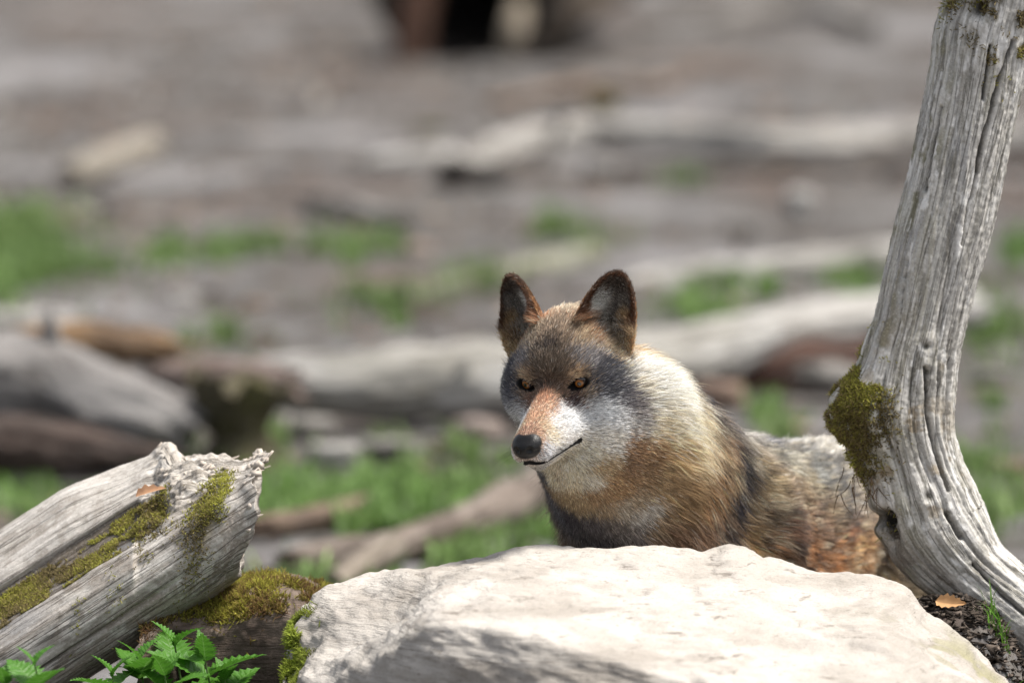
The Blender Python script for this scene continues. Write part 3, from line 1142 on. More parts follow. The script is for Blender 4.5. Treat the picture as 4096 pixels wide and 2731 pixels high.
def moss(parent, P, Nn, n, rng, size=(0.006, 0.014), cols=((0.20, 0.19, 0.025), (0.12, 0.13, 0.02), (0.16, 0.10, 0.03)), rad=0.0007, name='moss', up=0.4, base=None):
    """a cushion of moss: many short branching strands over the given surface samples"""
    root, nor = P, Nn
    n = len(root)
    K = 4
    L = rng.uniform(size[0], size[1], n)
    d = nor + np.array([0, 0, up]) + rng.normal(0, 0.75, (n, 3))
    d /= np.linalg.norm(d, axis=1, keepdims=True)
    s = np.linspace(0, 1, K)[None, :, None]
    bend = rng.normal(0, 0.5, (n, 3)) + np.array([0, 0, -0.2])
    pts = root[:, None] + L[:, None, None] * (s * d[:, None] + 0.5 * s * s * bend[:, None])
    cc = np.array(cols)
    f = np.clip(0.5 + 0.9 * fbm(root * 14, 3, 71) + rng.normal(0, 0.22, n), 0, 0.999) * (len(cc) - 1)
    i = f.astype(int)
    t = (f - i)[:, None]
    c = (cc[i] * (1 - t) + cc[np.minimum(i + 1, len(cc) - 1)] * t) * np.exp(rng.normal(0, 0.3, (n, 1)))
    c = c[:, None, :] * np.array([0.45, 0.8, 1.1, 1.35])[None, :, None]
    r = np.repeat(rad * rng.uniform(0.6, 1.3, n)[:, None], K, 1) * np.array([1, 1, 0.9, 0.35])[None]
    o = strands(name, pts, r, np.clip(c, 0, 1), MOSS_M, parent)
    tag(o, kind='stuff')
    return o

def scatter(V, F, n, weight, rng):
    """n points on quads F of V, weighted by weight(center) ; returns points and normals"""
    F = np.asarray(F)
    N = vert_normals(V, F)
    c = V[F].mean(1)
    a = np.linalg.norm(np.cross(V[F[:, 2]] - V[F[:, 0]], V[F[:, 3]] - V[F[:, 1]]), axis=1) / 2
    w = a * weight(c, N[F].mean(1))
    pick = rng.choice(len(F), n, p=w / w.sum())
    u, v = rng.random((2, n, 1))
    q = F[pick]
    mixv = lambda Z: (Z[q[:, 0]] * (1 - u) + Z[q[:, 1]] * u) * (1 - v) + (Z[q[:, 3]] * (1 - u) + Z[q[:, 2]] * u) * v
    nn = mixv(N)
    return mixv(V), nn / np.maximum(np.linalg.norm(nn, axis=1, keepdims=True), 1e-9)

# ------------------------------------------------------------------ pale boulder in front of the wolf
def rock_mat(name, pale, mid, dark, scale=1.0):
    m = NT(name)
    co = m.coord('Object')
    st = m.coord('Object', (0.8, 0.9, 6.5), (R(4), R(-16), 0))
    st2 = m.coord('Object', (1.6, 1.4, 16), (R(4), R(-16), 0))
    n1 = m.noise(co, 4 * scale, 6, 0.6)
    n2 = m.noise(st, 5 * scale, 7, 0.65, 0.6)
    n3 = m.noise(st2, 9 * scale, 6, 0.7, 0.3)
    fine = m.noise(co, 90 * scale, 5, 0.65)
    pit = m.voronoi(m.coord('Object', (0.7, 0.7, 1.6), (R(4), R(-16), 0)), 52 * scale)
    c = m.ramp(n1, [(0.3, mid), (0.55, pale), (0.75, [min(1, x * 1.06) for x in pale])])
    c = m.mix(m.ramp(n2, [(0.36, 0.85), (0.49, 0.0)]), c, mid)
    c = m.mix(m.ramp(n3, [(0.32, 0.75), (0.41, 0.0)]), c, dark)
    c = m.mix(m.math('MULTIPLY', m.ramp(pit, [(0.05, 1.0), (0.16, 0.0)]), m.ramp(n1, [(0.45, 0.0), (0.6, 0.7)])), c, dark)
    gr = m.noise(co, 300, 4, 0.75)
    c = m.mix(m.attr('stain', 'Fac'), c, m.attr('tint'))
    c = m.mix(m.ramp(gr, [(0.36, 0.5), (0.48, 0.0)]), c, m.mix(0.5, c, (0.05, 0.042, 0.036)))
    h = m.math('ADD', m.math('MULTIPLY', n2, 1.0), m.math('ADD', m.math('MULTIPLY', n3, 0.5), m.math('MULTIPLY', fine, 0.22)))
    return m.done(c, 0.9, m.bump(h, 0.95, 0.012), 0.2)

def build_boulder():
    rng = np.random.default_rng(11)
    # px column: crest py, crest depth, front edge px offset, edge py, edge depth
    cols = [
        (1120, 2800, -0.30, 2860, -0.42),
        (1150, 2640, -0.26, 2790, -0.44),
        (1178, 2505, -0.22, 2760, -0.50),
        (1300, 2372, -0.18, 2745, -0.58),
        (1480, 2312, -0.15, 2640, -0.66),
        (1700, 2272, -0.13, 2500, -0.74),
        (1900, 2222, -0.12, 2505, -0.79),
        (2120, 2192, -0.11, 2550, -0.83),
        (2380, 2196, -0.10, 2615, -0.86),
        (2600, 2184, -0.10, 2675, -0.89),
        (2800, 2206, -0.10, 2722, -0.91),
        (2930, 2192, -0.10, 2775, -0.92),
        (3080, 2248, -0.10, 2810, -0.94),
        (3300, 2298, -0.12, 2850, -0.95),
        (3480, 2318, -0.14, 2880, -0.94),
        (3600, 2362, -0.17, 2900, -0.90),
        (3700, 2462, -0.19, 2915, -0.87),
        (3790, 2520, -0.21, 2930, -0.84),
        (3890, 2595, -0.23, 2950, -0.79),
        (3990, 2705, -0.26, 2970, -0.74),
        (4100, 2830, -0.30, 2990, -0.64),
        (4180, 2960, -0.36, 3030, -0.52),
    ]
    net = []
    for px, py, yc, ey, yd in cols:
        crest = at(px, py, yc)
        edge = at(px, ey, yd)
        edge[0] = crest[0] * 0.97 + 0.01
        z0 = -0.06
        col = [np.array([crest[0], yc + 0.20, z0]),
               np.array([crest[0], yc + 0.15, crest[2] * 0.55]),
               crest + np.array([0, 0.065, -0.055]),
               crest + np.array([0, 0.02, -0.008]),
               crest + np.array([0, -0.05, 0.001])]
        for t in (0.3, 0.55, 0.8):
            p = crest * (1 - t) + edge * t
            p[2] += 0.012 * math.sin(math.pi * t)
            col.append(p)
        col += [edge, edge + np.array([0, -0.034, -0.024]), edge + np.array([0, -0.052, -0.078]), edge + np.array([0, -0.040, -0.18]), np.array([edge[0], yd + 0.02, z0])]
        net.append(col)
    net = np.array(net)
    nu, nv = 460, 260
    G = interp_rows(net, nu)
    G = interp_rows(np.swapaxes(G, 0, 1), nv)
    G = np.swapaxes(G, 0, 1)
    V = G.reshape(-1, 3)
    F = grid_faces(nu, nv)
    N = vert_normals(V, F)
    if N[nu // 2 * nv + nv // 2][2] < 0:
        F = F[:, ::-1]
        N = -N
    rot = np.array([[1, 0, -0.28], [0, 1, 0.05], [0.28, 0, 1]])
    Q = V @ rot.T
    ridge = 1 - np.abs(fbm(Q * np.array([2.2, 2.5, 9]), 4, 21)) * 2
    d = 0.014 * fbm(V * 5, 4, 22) + 0.006 * ridge * np.abs(N[:, 2]) + 0.0050 * fbm(Q * np.array([9, 10, 50]), 3, 23) + 0.0042 * fbm(V * 40, 3, 24) - 0.010 * np.clip(fbm(V * 26, 2, 29) - 0.34, 0, 1) * np.abs(N[:, 2])
    # scalloped dents on the left shoulder of the block
    for (px, py, y, r, dep) in ((1560, 2480, -0.45, 0.075, 0.030), (1240, 2600, -0.35, 0.05, 0.022), (1370, 2560, -0.45, 0.045, 0.02), (1650, 2440, -0.38, 0.05, 0.018)):
        p = at(px, py, y)
        d -= dep * np.exp(-((V - p) ** 2).sum(1) / r ** 2)
    # two shallow weathered grooves running down to the right
    for a, b in ((at(3080, 2400, -0.30), at(3480, 2560, -0.55)), (at(2900, 2420, -0.4), at(3560, 2660, -0.66)), (at(2450, 2350, -0.3), at(2820, 2420, -0.4))):
        ab = b - a
        t = np.clip(((V - a) @ ab) / (ab @ ab), 0, 1)
        dist = np.linalg.norm(V - a - t[:, None] * ab, axis=1)
        d -= 0.007 * np.exp(-(dist / 0.014) ** 2) * (1 + 0.6 * fbm(V * 20, 2, 25))
    V = V + N * d[:, None]
    stain = np.zeros(len(V))
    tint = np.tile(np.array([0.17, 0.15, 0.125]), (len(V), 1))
    # patchy darker brown on the overhanging front and sides, lichen at the right foot
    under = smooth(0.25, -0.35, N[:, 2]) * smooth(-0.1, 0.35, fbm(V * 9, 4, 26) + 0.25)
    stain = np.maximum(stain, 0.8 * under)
    rf = at(3900, 2680, -0.4)
    lw = np.exp(-((V - rf) ** 2).sum(1) / 0.16 ** 2) * smooth(0.0, 0.3, fbm(V * 16, 4, 27))
    tint = tint * (1 - lw[:, None]) + np.array([0.25, 0.235, 0.12]) * lw[:, None]
    stain = np.maximum(stain, 0.75 * lw)
    mat = rock_mat('pale_limestone', (0.43, 0.40, 0.365), (0.29, 0.262, 0.23), (0.13, 0.11, 0.092))
    root = empty('boulder', (0.3, -0.4, 0))
    tag(root, 'large pale limestone boulder with a flat bright top in front of the wolf', 'boulder')
    loc = np.array([0.3, -0.4, 0])
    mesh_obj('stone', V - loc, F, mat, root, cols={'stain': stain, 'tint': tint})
    # bright moss on the left flank
    pa, pb = at(1185, 2540, -0.27), at(1155, 2731, -0.36)
    def wgt(c, n):
        ab = pb - pa
        t = np.clip(((c - pa) @ ab) / (ab @ ab), -0.1, 1.4)
        dd = np.linalg.norm(c - pa - t[:, None] * ab, axis=1)
        return np.exp(-(dd / 0.022) ** 2) * smooth(-0.15, 0.15, fbm(c * 45, 3, 28)) + 1e-9
    P, Nn = scatter(V, F, 5000, wgt, rng)
    moss(root, P - loc, Nn, 0, rng, (0.004, 0.011), ((0.30, 0.36, 0.05), (0.20, 0.24, 0.04), (0.12, 0.12, 0.03)))
    return root

# ------------------------------------------------------------------ leaning dead trunk on the right
def build_trunk():
    rng = np.random.default_rng(21)
    left = [(-420, 3860), (-200, 3815), (0, 3775), (150, 3735), (300, 3708), (450, 3680), (620, 3640), (800, 3598), (950, 3556), (1150, 3512), (1300, 3478), (1420, 3440), (1540, 3420), (1660, 3410), (1780, 3430), (1900, 3462), (2000, 3482)]
    right = [(-420, 4275), (-200, 4225), (0, 4175), (150, 4140), (300, 4110), (450, 4078), (620, 4042), (800, 4004), (950, 3966), (1150, 3912), (1300, 3876), (1420, 3850), (1540, 3836), (1660, 3828), (1780, 3842), (1900, 3880), (2000, 3930)]
    ctrl, rad = [], []
    for (y, l), (_, r) in zip(left, right):
        ctrl.append(at((l + r) / 2, y, 0.12))
        rad.append((r - l) / 2 * KPX * 13.45 * 0.965)
    c_ = np.array(ctrl)
    t_ = np.gradient(c_, axis=0)
    rad = list(np.array(rad) * np.abs(t_[:, 2]) / np.hypot(t_[:, 0], t_[:, 2]))
    # the foot bends away to the right
    for (cx, cy, w, yy) in ((3738, 2100, 218, 0.12), (3795, 2192, 204, 0.115), (3873, 2285, 176, 0.11), (3960, 2362, 168, 0.10), (4075, 2455, 166, 0.09), (4205, 2560, 170, 0.08), (4370, 2710, 182, 0.06), (4560, 2900, 205, 0.04)):
        ctrl.append(at(cx, cy, yy))
        rad.append(w * KPX * 13.4)
    ctrl, rad = np.array(ctrl), np.array(rad)
    nl, ns = 760, 220
    C = interp_rows(ctrl, nl)
    V0 = C
    def prof(S, TH):
        # th: 0 towards ref (camera), frames give A = ref, B = T x A
        return 1.0 + 0 * S
    V, F, uv, s, th = tube(ctrl, rad, nl, ns, (0, -1, 0.05), prof, 0.030, 31, 0.0, close=False)
    N = vert_normals(V, F)
    if ((V - C[np.repeat(np.arange(nl), ns)]) * N).sum() < 0:
        F = F[:, ::-1]
        N = -N
    L = uv[:, 0]
    q = np.stack([np.cos(th), np.sin(th), L * 0.0], -1)
    tw = 0.9 * L                    # fibres twist slightly
    thw = th + tw + 0.22 * fbm(np.stack([np.cos(th) * 1.5, np.sin(th) * 1.5, L * 4.5], -1), 3, 32)
    cs = np.stack([np.cos(thw), np.sin(thw)], -1)
    g1 = fbm(np.concatenate([cs * 7.0, (L * 2.0)[:, None]], 1), 4, 33)
    g2 = fbm(np.concatenate([cs * 17.0, (L * 3.5)[:, None]], 1), 3, 35)
    crack = np.clip(1 - np.abs(fbm(np.concatenate([cs * 4.2, (L * 1.1)[:, None]], 1), 3, 37)) * 8, 0, 1) * smooth(-0.2, 0.15, fbm(np.concatenate([cs * 2, (L * 2.5)[:, None]], 1), 2, 38))
    g3 = fbm(np.concatenate([cs * 34.0, (L * 5.0)[:, None]], 1), 3, 36)
    d = 0.0030 * g1 + 0.0018 * g2 + 0.0014 * g3 - 0.006 * crack + 0.0012 * fbm(V * 130, 2, 39)
    tint = np.tile(np.array([0.10, 0.095, 0.085]), (len(V), 1))
    stain = np.clip(crack * 1.1, 0, 1) * 0.85
    late = []
    def paint(w, c, k=1.0, now=True):
        nonlocal tint, stain
        if not now:
            late.append((w, c, k))
            return
        w = np.clip(w * k, 0, 1)
        tint = tint * (1 - w[:, None]) + np.array(c) * w[:, None]
        stain = np.maximum(stain, w)
    vis = N[:, 1] < 0.35
    fx = np.stack([V[:, 0] / (13.42 * KPX) + 2048, 1365.5 - ((V[:, 1] - CAM_Y) * SP + (V[:, 2] - CAM_Z) * CP) / (13.42 * KPX)], -1)
    facing = smooth(0.45, 0.1, N[:, 1])
    def blob(px, py, r, y=0.0, sx=1.0, sz=1.0):
        rp = r / (13.42 * KPX)
        return np.exp(-((fx[:, 0] - px) / (rp * sx)) ** 2 - ((fx[:, 1] - py) / (rp * sz)) ** 2) * facing
    def seam(pts, wpx):
        out = np.zeros(len(V))
        wob = 5 * fbm(V * 60, 2, 58)
        for (x0, y0), (x1, y1) in zip(pts[:-1], pts[1:]):
            t = np.clip(((fx[:, 0] - x0) * (x1 - x0) + (fx[:, 1] - y0) * (y1 - y0)) / ((x1 - x0) ** 2 + (y1 - y0) ** 2), 0, 1)
            dist = np.hypot(fx[:, 0] - x0 - t * (x1 - x0) + wob, fx[:, 1] - y0 - t * (y1 - y0))
            out = np.maximum(out, np.exp(-(dist / wpx) ** 2))
        return out * facing
    # burr with moss on the left, stub of a branch, cavity below it
    b = blob(3420, 1650, 0.055)
    d += 0.038 * b * (1 + 0.45 * fbm(V * 30, 3, 40))
    d += 0.012 * blob(3450, 1850, 0.040)
    d += 0.016 * blob(3570, 2060, 0.050)
    d += 0.003 * blob(3745, 135, 0.03, 0.06)
    d -= 0.040 * blob(3558, 2072, 0.013) + 0.022 * blob(3578, 2150, 0.014, 0, 0.8, 1.5) + 0.020 * blob(3905, 38, 0.010)
    cuts = [seam([(4050, 170), (3990, 330), (3965, 430), (3922, 590), (3906, 690)], 7), seam([(3955, 190), (3935, 330), (3925, 400)], 6), seam([(3760, 430), (3722, 640), (3700, 760)], 5),
            seam([(3700, 1470), (3712, 1650), (3760, 1850), (3800, 1960)], 8), seam([(3790, 2055), (3850, 2150)], 10), seam([(3900, 2260), (4010, 2380), (4110, 2460)], 7), seam([(3930, 560), (3870, 850), (3850, 980)], 4)]
    for cu_ in cuts:
        d -= 0.014 * cu_
        paint(cu_ ** 0.7, (0.045, 0.04, 0.034), 0.95, now=False)
    paint(blob(3470, 1800, 0.022, 0, 0.6, 2.2) * smooth(-0.2, 0.2, fbm(V * 40, 3, 59)), (0.16, 0.115, 0.095), 0.9, now=False)
    paint(blob(3905, 38, 0.012), (0.10, 0.08, 0.06), 0.9, now=False)
    d -= 0.012 * blob(3905, 38, 0.014, 0.03)
    d += 0.010 * (blob(3905, 38, 0.034, 0.03) - blob(3905, 38, 0.018, 0.03))
    for (kx, ky) in ((3706, 1385), (3716, 1985), (3712, 1490)):
        d += 0.008 * (blob(kx, ky, 0.016, 0.035) - 1.3 * blob(kx, ky, 0.009, 0.035))
        paint(blob(kx, ky, 0.008, 0.035), (0.06, 0.055, 0.04), 1.0, now=False)
    paint(1.6 * blob(3558, 2072, 0.014) + 1.2 * blob(3580, 2150, 0.015, 0, 0.8, 1.6) * smooth(-0.3, 0.1, fbm(V * 50, 2, 60)), (0.018, 0.016, 0.013), 0.97, now=False)
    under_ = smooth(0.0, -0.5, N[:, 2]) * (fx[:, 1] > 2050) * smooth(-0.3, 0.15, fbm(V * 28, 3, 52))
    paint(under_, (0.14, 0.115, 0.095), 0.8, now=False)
    # grey-green lichen crust on the left side, dark grey bands
    leftside = smooth(0.15, -0.75, N[:, 0]) * vis
    lich = leftside * smooth(-0.12, 0.22, fbm(V * 24, 4, 41) + 0.25 * g1)
    paint(lich, (0.165, 0.155, 0.085), 0.85)
    fibre = lambda k, l_, sd, o=4: fbm(np.concatenate([cs * k, (L * l_)[:, None]], 1), o, sd)
    grey = smooth(0.0, 0.30, fibre(2.2, 5.0, 42)) * smooth(-0.25, 0.15, g2 + 0.15)
    paint(grey, (0.33, 0.33, 0.34), 0.65)
    olive = smooth(0.05, 0.32, fibre(2.6, 7.0, 48) + 0.12 * g2) * smooth(-0.2, 0.2, g3 + 0.1)
    paint(olive, (0.34, 0.32, 0.24), 0.6)
    speck = smooth(0.10, 0.26, fibre(20, 30.0, 43) + 0.30 * fibre(2.5, 6, 44))
    paint(speck, (0.18, 0.17, 0.14), 0.65)
    blot = smooth(0.12, 0.30, fibre(7, 16.0, 53) + 0.2 * fibre(22, 26, 54)) * smooth(-0.15, 0.25, fibre(1.6, 4, 55))
    paint(blot, (0.15, 0.14, 0.115), 0.75)
    pale = smooth(0.10, 0.36, fibre(7, 3.5, 45) + 0.22 * fibre(2, 4, 46) + 0.12 * g3)
    paint(pale, (0.64, 0.63, 0.60), 0.55)
    spot = smooth(0.26, 0.40, fibre(6, 22.0, 56) + 0.25 * fibre(24, 60, 57))
    paint(spot, (0.74, 0.73, 0.71), 0.8)
    rust = smooth(0.22, 0.42, fbm(V * 30, 4, 47)) * np.clip(blob(3560, 1700, 0.14) + 0.6 * blob(3640, 2120, 0.13), 0, 1)
    paint(rust, (0.21, 0.15, 0.075), 0.8)
    late.append((crack, (0.07, 0.062, 0.052), 0.7))
    for w_, c_, k_ in late:
        paint(w_, c_, k_)
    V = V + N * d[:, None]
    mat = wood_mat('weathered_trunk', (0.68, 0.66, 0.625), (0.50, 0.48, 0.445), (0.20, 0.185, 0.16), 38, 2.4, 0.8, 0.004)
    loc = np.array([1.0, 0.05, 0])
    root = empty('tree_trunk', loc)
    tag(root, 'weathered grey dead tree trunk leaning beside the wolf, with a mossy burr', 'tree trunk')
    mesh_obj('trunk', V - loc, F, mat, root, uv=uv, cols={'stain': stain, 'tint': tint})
    m0 = at(3400, 1640, 0.07)
    def wgt(c, n):
        dd = (c - m0) * np.array([1, 0.6, 1])
        w = np.exp(-((dd[:, 0] / 0.055) ** 2 + (dd[:, 1] / 0.08) ** 2 + (dd[:, 2] / 0.085) ** 2) ** 1.5) * smooth(-0.12, 0.25, fbm(c * 32, 3, 50) + 0.35 * np.exp(-(dd ** 2).sum(1) / 0.05 ** 2))
        for (px, py, r, k) in ((3440, 1840, 0.030, 0.55), (3470, 1945, 0.022, 0.5), (3525, 2110, 0.02, 0.25), (4070, 90, 0.05, 0.5), (4085, 190, 0.03, 0.35), (3790, 30, 0.022, 0.5), (3975, 240, 0.012, 0.25), (4030, 60, 0.03, 0.5)):
            p = at(px, py, 0.045)
            w += k * np.exp(-(((c - p) * np.array([1, 0.6, 1])) ** 2).sum(1) / r ** 2) * smooth(-0.1, 0.2, fbm(c * 40, 3, 51))
        return w * (n[:, 1] < 0.5) + 1e-9
    P, Nn = scatter(V, F, 12000, wgt, rng)
    moss(root, P - loc, Nn, 0, rng, (0.003, 0.009), ((0.31, 0.305, 0.06), (0.21, 0.20, 0.045), (0.19, 0.15, 0.07), (0.13, 0.105, 0.055)))
    # hanging rootlets and fibres under the burr
    hp, hr = [], []
    for i in range(26):
        p = at(rng.uniform(3350, 3520), rng.uniform(1840, 1990), rng.uniform(0.02, 0.08))
        L_ = rng.uniform(0.015, 0.045)
        t_ = np.linspace(0, 1, 5)[:, None]
        hp.append(p + L_ * t_ * np.array([rng.normal(0, 0.4), -0.2, -1]) + L_ * t_ ** 2 * rng.normal(0, 0.35, 3))
        hr.append(np.linspace(0.0009, 0.0003, 5))
    hp = np.array(hp)
    o = strands('rootlet_fringe', hp - loc, np.array(hr), np.tile(np.array([0.09, 0.06, 0.035]), (len(hp), 5, 1)), MOSS_M, root)
    tag(o, kind='stuff')
    return root

# ------------------------------------------------------------------ broken hollow log on the left
def build_left_log():
    rng = np.random.default_rng(31)
    axis_a, axis_b = at(-1150, 3240, 0.06), at(1100, 1798, 0.06)
    T = (axis_b - axis_a)
    length = np.linalg.norm(T)
    T /= length
    B = np.array([0, 1.0, 0])
    B -= T * (B @ T)
    B /= np.linalg.norm(B)
    A = np.cross(B, T)
    if A[2] < 0:
        A = -A
    # section outline (up, away) in metres, first along most of the log, then near the broken end
    sec1 = np.array([(0.006, -0.118), (-0.022, -0.148), (-0.070, -0.150), (-0.112, -0.125), (-0.140, -0.06), (-0.140, 0.03), (-0.11, 0.11), (-0.03, 0.17), (0.06, 0.19), (0.118, 0.178), (0.137, 0.145), (0.128, 0.10), (0.096, 0.050), (0.060, 0.010), (0.044, 0.006), (0.036, -0.002), (0.026, -0.030), (0.015, -0.065), (0.006, -0.098)])
    sec2 = np.array([(0.004, -0.100), (-0.022, -0.140), (-0.070, -0.148), (-0.112, -0.120), (-0.136, -0.06), (-0.136, 0.03), (-0.10, 0.09), (-0.03, 0.12), (0.02, 0.125), (0.048, 0.10), (0.062, 0.07), (0.060, 0.045), (0.056, 0.025), (0.050, 0.010), (0.042, -0.010), (0.036, -0.030), (0.030, -0.050), (0.022, -0.068), (0.014, -0.084)])
    nl, ns = 620, 300
    s = np.linspace(0, 1, nl)
    px = -1150 + s * 2250
    S1 = interp_rows(np.concatenate([sec1, sec1[:1]]), ns + 1)[:-1]
    S2 = interp_rows(np.concatenate([sec2, sec2[:1]]), ns + 1)[:-1]
    jag = 26 * fbm(np.stack([np.zeros(ns), S1[:, 0] * 30, S1[:, 1] * 30], -1), 3, 61)
    w = smooth(545, 572, px[:, None] + jag[None] + S1[:, 0][None] * -1386)[..., None]
    SEC = S1[None] * (1 - w) + S2[None] * w
    scr = px[:, None] - 1386 * SEC[..., 0]
    SEC[..., 0] -= np.clip(SEC[..., 0] - 0.05, 0, 1) * (0.22 + 0.38 * smooth(180, 560, scr))
    # towards the end the rim drops a little
    drop = smooth(720, 1060, px)[:, None]
    SEC[..., 0] -= drop * np.clip(SEC[..., 0] + 0.01, 0, 1) * 0.85
    C = axis_a[None] + (axis_b - axis_a)[None] * s[:, None]
    P = C[:, None] + SEC[..., :1] * A + SEC[..., 1:] * B
    v_i = np.linspace(0, 1, ns, endpoint=False)
    ring = np.concatenate([[0], np.cumsum(np.linalg.norm(np.diff(S1, axis=0), axis=1))])
    U = np.repeat((s * length)[:, None], ns, 1)
    Vv = np.repeat(ring[None], nl, 0)
    # ragged broken end
    e = np.stack([SEC[-1][:, 0] * 26, SEC[-1][:, 1] * 26, np.zeros(ns)], -1)
    rag = 0.020 * fbm(e * 0.6, 3, 62) + 0.010 * fbm(e * 1.8, 2, 63) - 0.03
    P = P + T * (rag[None] * smooth(0.90, 1.0, s)[:, None] + (SEC[..., 0] * 0.62 - 0.034 * smooth(-0.05, -0.13, SEC[..., 0])) * smooth(0.72, 1.0, s)[:, None])[..., None]
    V = P.reshape(-1, 3)
    F = grid_faces(nl, ns, True)
    N = vert_normals(V, F)
    cen = np.repeat(C + 0.02 * B, ns, 0)
    flip = ((V - cen) * N).sum() < 0
    if flip:
        F = F[:, ::-1]
        N = -N
    uv = np.stack([U.ravel(), Vv.ravel()], -1)
    u, v = uv[:, 0], uv[:, 1]
    seca, secb = SEC[..., 0].ravel(), SEC[..., 1].ravel()
    vi = np.tile(v_i, nl)
    pxv = np.repeat(px, ns) - 1386 * seca
    q = np.stack([u * 2.2, seca * 26, secb * 26], -1)
    g1 = fbm(q, 4, 64)
    g2 = fbm(q * np.array([2.0, 3.2, 3.2]), 4, 65)
    lump = fbm(np.stack([u * 11, seca * 11, secb * 11], -1), 4, 66)
    core = smooth(545, 600, pxv) * smooth(-0.005, 0.02, seca)          # rotten knobbly core
    endw = smooth(930, 1040, pxv)
    crumb = fbm(V * 55, 4, 67)
    d = 0.0045 * g1 + 0.0028 * g2 + 0.004 * lump + core * (0.022 * fbm(V * 17, 4, 68) + 0.009 * crumb) + endw * (0.002 * crumb + 0.005 * fbm(V * 24, 3, 69)) * smooth(1.0, 0.975, np.repeat(s, ns))
    # a long crack along the lower front
    cr = np.exp(-((seca + 0.075 + 0.008 * vnoise(np.stack([u * 4, u * 0, u * 0], -1), 70)) / 0.003) ** 2) * (secb < -0.05) * smooth(900, 500, pxv)
    d -= 0.010 * cr
    V = V + N * d[:, None]
    tint = np.tile(np.array([0.12, 0.10, 0.085]), (len(V), 1))
    stain = np.clip(cr, 0, 1) * 0.9
    def paint(wt_, c, k=1.0):
        nonlocal tint, stain
        wt_ = np.clip(wt_ * k, 0, 1)
        tint = tint * (1 - wt_[:, None]) + np.array(c) * wt_[:, None]
        stain = np.maximum(stain, wt_)
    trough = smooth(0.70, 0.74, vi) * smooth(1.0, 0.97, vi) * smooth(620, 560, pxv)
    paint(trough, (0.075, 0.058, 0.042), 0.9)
    bluegrey = smooth(0.05, 0.3, fbm(np.stack([u * 3, v * 9, v * 0], -1), 3, 71)) * (secb < -0.08) * (pxv < 800)
    paint(bluegrey, (0.30, 0.305, 0.32), 0.6)
    backtop = smooth(0.04, 0.07, seca) * (1 - core)
    paint(backtop * smooth(-0.25, 0.1, g2), (0.62, 0.585, 0.545), 0.75)
    paint(core * smooth(-0.3, 0.1, crumb), (0.50, 0.455, 0.40), 0.7)
    paint(smooth(0.1, 0.35, crumb + 0.3 * g1), (0.17, 0.14, 0.11), 0.5)
    paint(smooth(0.02, 0.22, fbm(np.stack([u * 38, v * 90, 0 * u], -1), 3, 76)) * smooth(-0.03, -0.08, seca) * (secb < 0), (0.19, 0.155, 0.125), 0.75)
    paint(smooth(0.10, 0.30, fbm(np.stack([u * 16, v * 30, 0 * u], -1), 4, 77)) * (secb < -0.02), (0.25, 0.205, 0.165), 0.6)
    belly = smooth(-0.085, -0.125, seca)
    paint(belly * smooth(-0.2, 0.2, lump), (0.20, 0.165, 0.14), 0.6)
    mossy = np.exp(-(((pxv - 860) / 85) ** 2 + ((seca + 0.02) / 0.05) ** 2)) * (secb < -0.03)
    paint(mossy * smooth(-0.25, 0.15, fbm(V * 30, 3, 72)), (0.15, 0.12, 0.045), 0.9)
    mat = wood_mat('weathered_log', (0.60, 0.57, 0.53), (0.42, 0.385, 0.345), (0.15, 0.125, 0.10), 52, 2.4, 0.9, 0.005)
    loc = np.array([-0.85, 0.1, 0])
    root = empty('broken_log', loc)
    tag(root, 'split hollow log with moss in its trough and a ragged broken end', 'log')
    # close the broken end with a crumbling face
    ringi = np.arange(ns) + (nl - 1) * ns
    cc = V[ringi].mean(0) - T * 0.02
    ex, fx, prev = [], [], ringi
    base = len(V)
    for sc_, amp_ in ((0.93, 0.25), (0.82, 0.6), (0.66, 1.0), (0.48, 1.0), (0.26, 0.8)):
        ids = base + len(ex) + np.arange(ns)
        pts = cc + (V[ringi] - cc) * sc_
        pts = pts + T[None] * (amp_ * (0.022 * fbm(pts * 30, 4, 73) + 0.016 * fbm(pts * 80, 2, 74)) - 0.012 * amp_)[:, None]
        ex.extend(pts)
        f_ = np.stack([prev, np.roll(prev, -1), np.roll(ids, -1), ids], 1)
        fx.append(f_ if flip else f_[:, ::-1])
        prev = ids
    V = np.concatenate([V, np.array(ex)])
    n_ex = len(ex)
    uv = np.concatenate([uv, V[base:, [0, 2]] * np.array([3, 1.0])])
    stain = np.concatenate([stain, np.full(n_ex, 0.5)])
    tint = np.concatenate([tint, np.tile(np.array([0.40, 0.355, 0.31]), (n_ex, 1))])
    F = np.concatenate([F] + fx)
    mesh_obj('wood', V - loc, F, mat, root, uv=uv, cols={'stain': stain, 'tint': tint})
    secA = np.concatenate([seca, np.full(n_ex, -1)])
    secB = np.concatenate([secb, np.full(n_ex, 1)])
    viA = np.concatenate([vi, np.full(n_ex, 0.5)])
    pxA = np.concatenate([pxv, np.full(n_ex, 4000)])
    fa, fb, fp, fv = secA[F].mean(1), secB[F].mean(1), pxA[F].mean(1), viA[F].max(1)
    front = (fb < -0.02) & (fa > -0.2)
    wl = (smooth(0.755, 0.79, fv) * smooth(-150, 60, fp) * smooth(690, 600, fp) * 1.0
          + front * (0.75 * np.exp(-(((fp - 860) / 90) ** 2 + ((fa + 0.020) / 0.040) ** 2) ** 1.5) * 0.8
          + 0.16 * np.exp(-(((fp - 850) / 70) ** 2 + ((fa + 0.085) / 0.045) ** 2))
          + 0.22 * np.exp(-(((fp - 620) / 60) ** 2 + ((fa + 0.005) / 0.02) ** 2))
          + 0.08 * np.exp(-(((fp - 480) / 36) ** 2 + ((fa + 0.045) / 0.035) ** 2))
          + 0.07 * np.exp(-(((fp - 330) / 24) ** 2 + ((fa + 0.040) / 0.022) ** 2))))
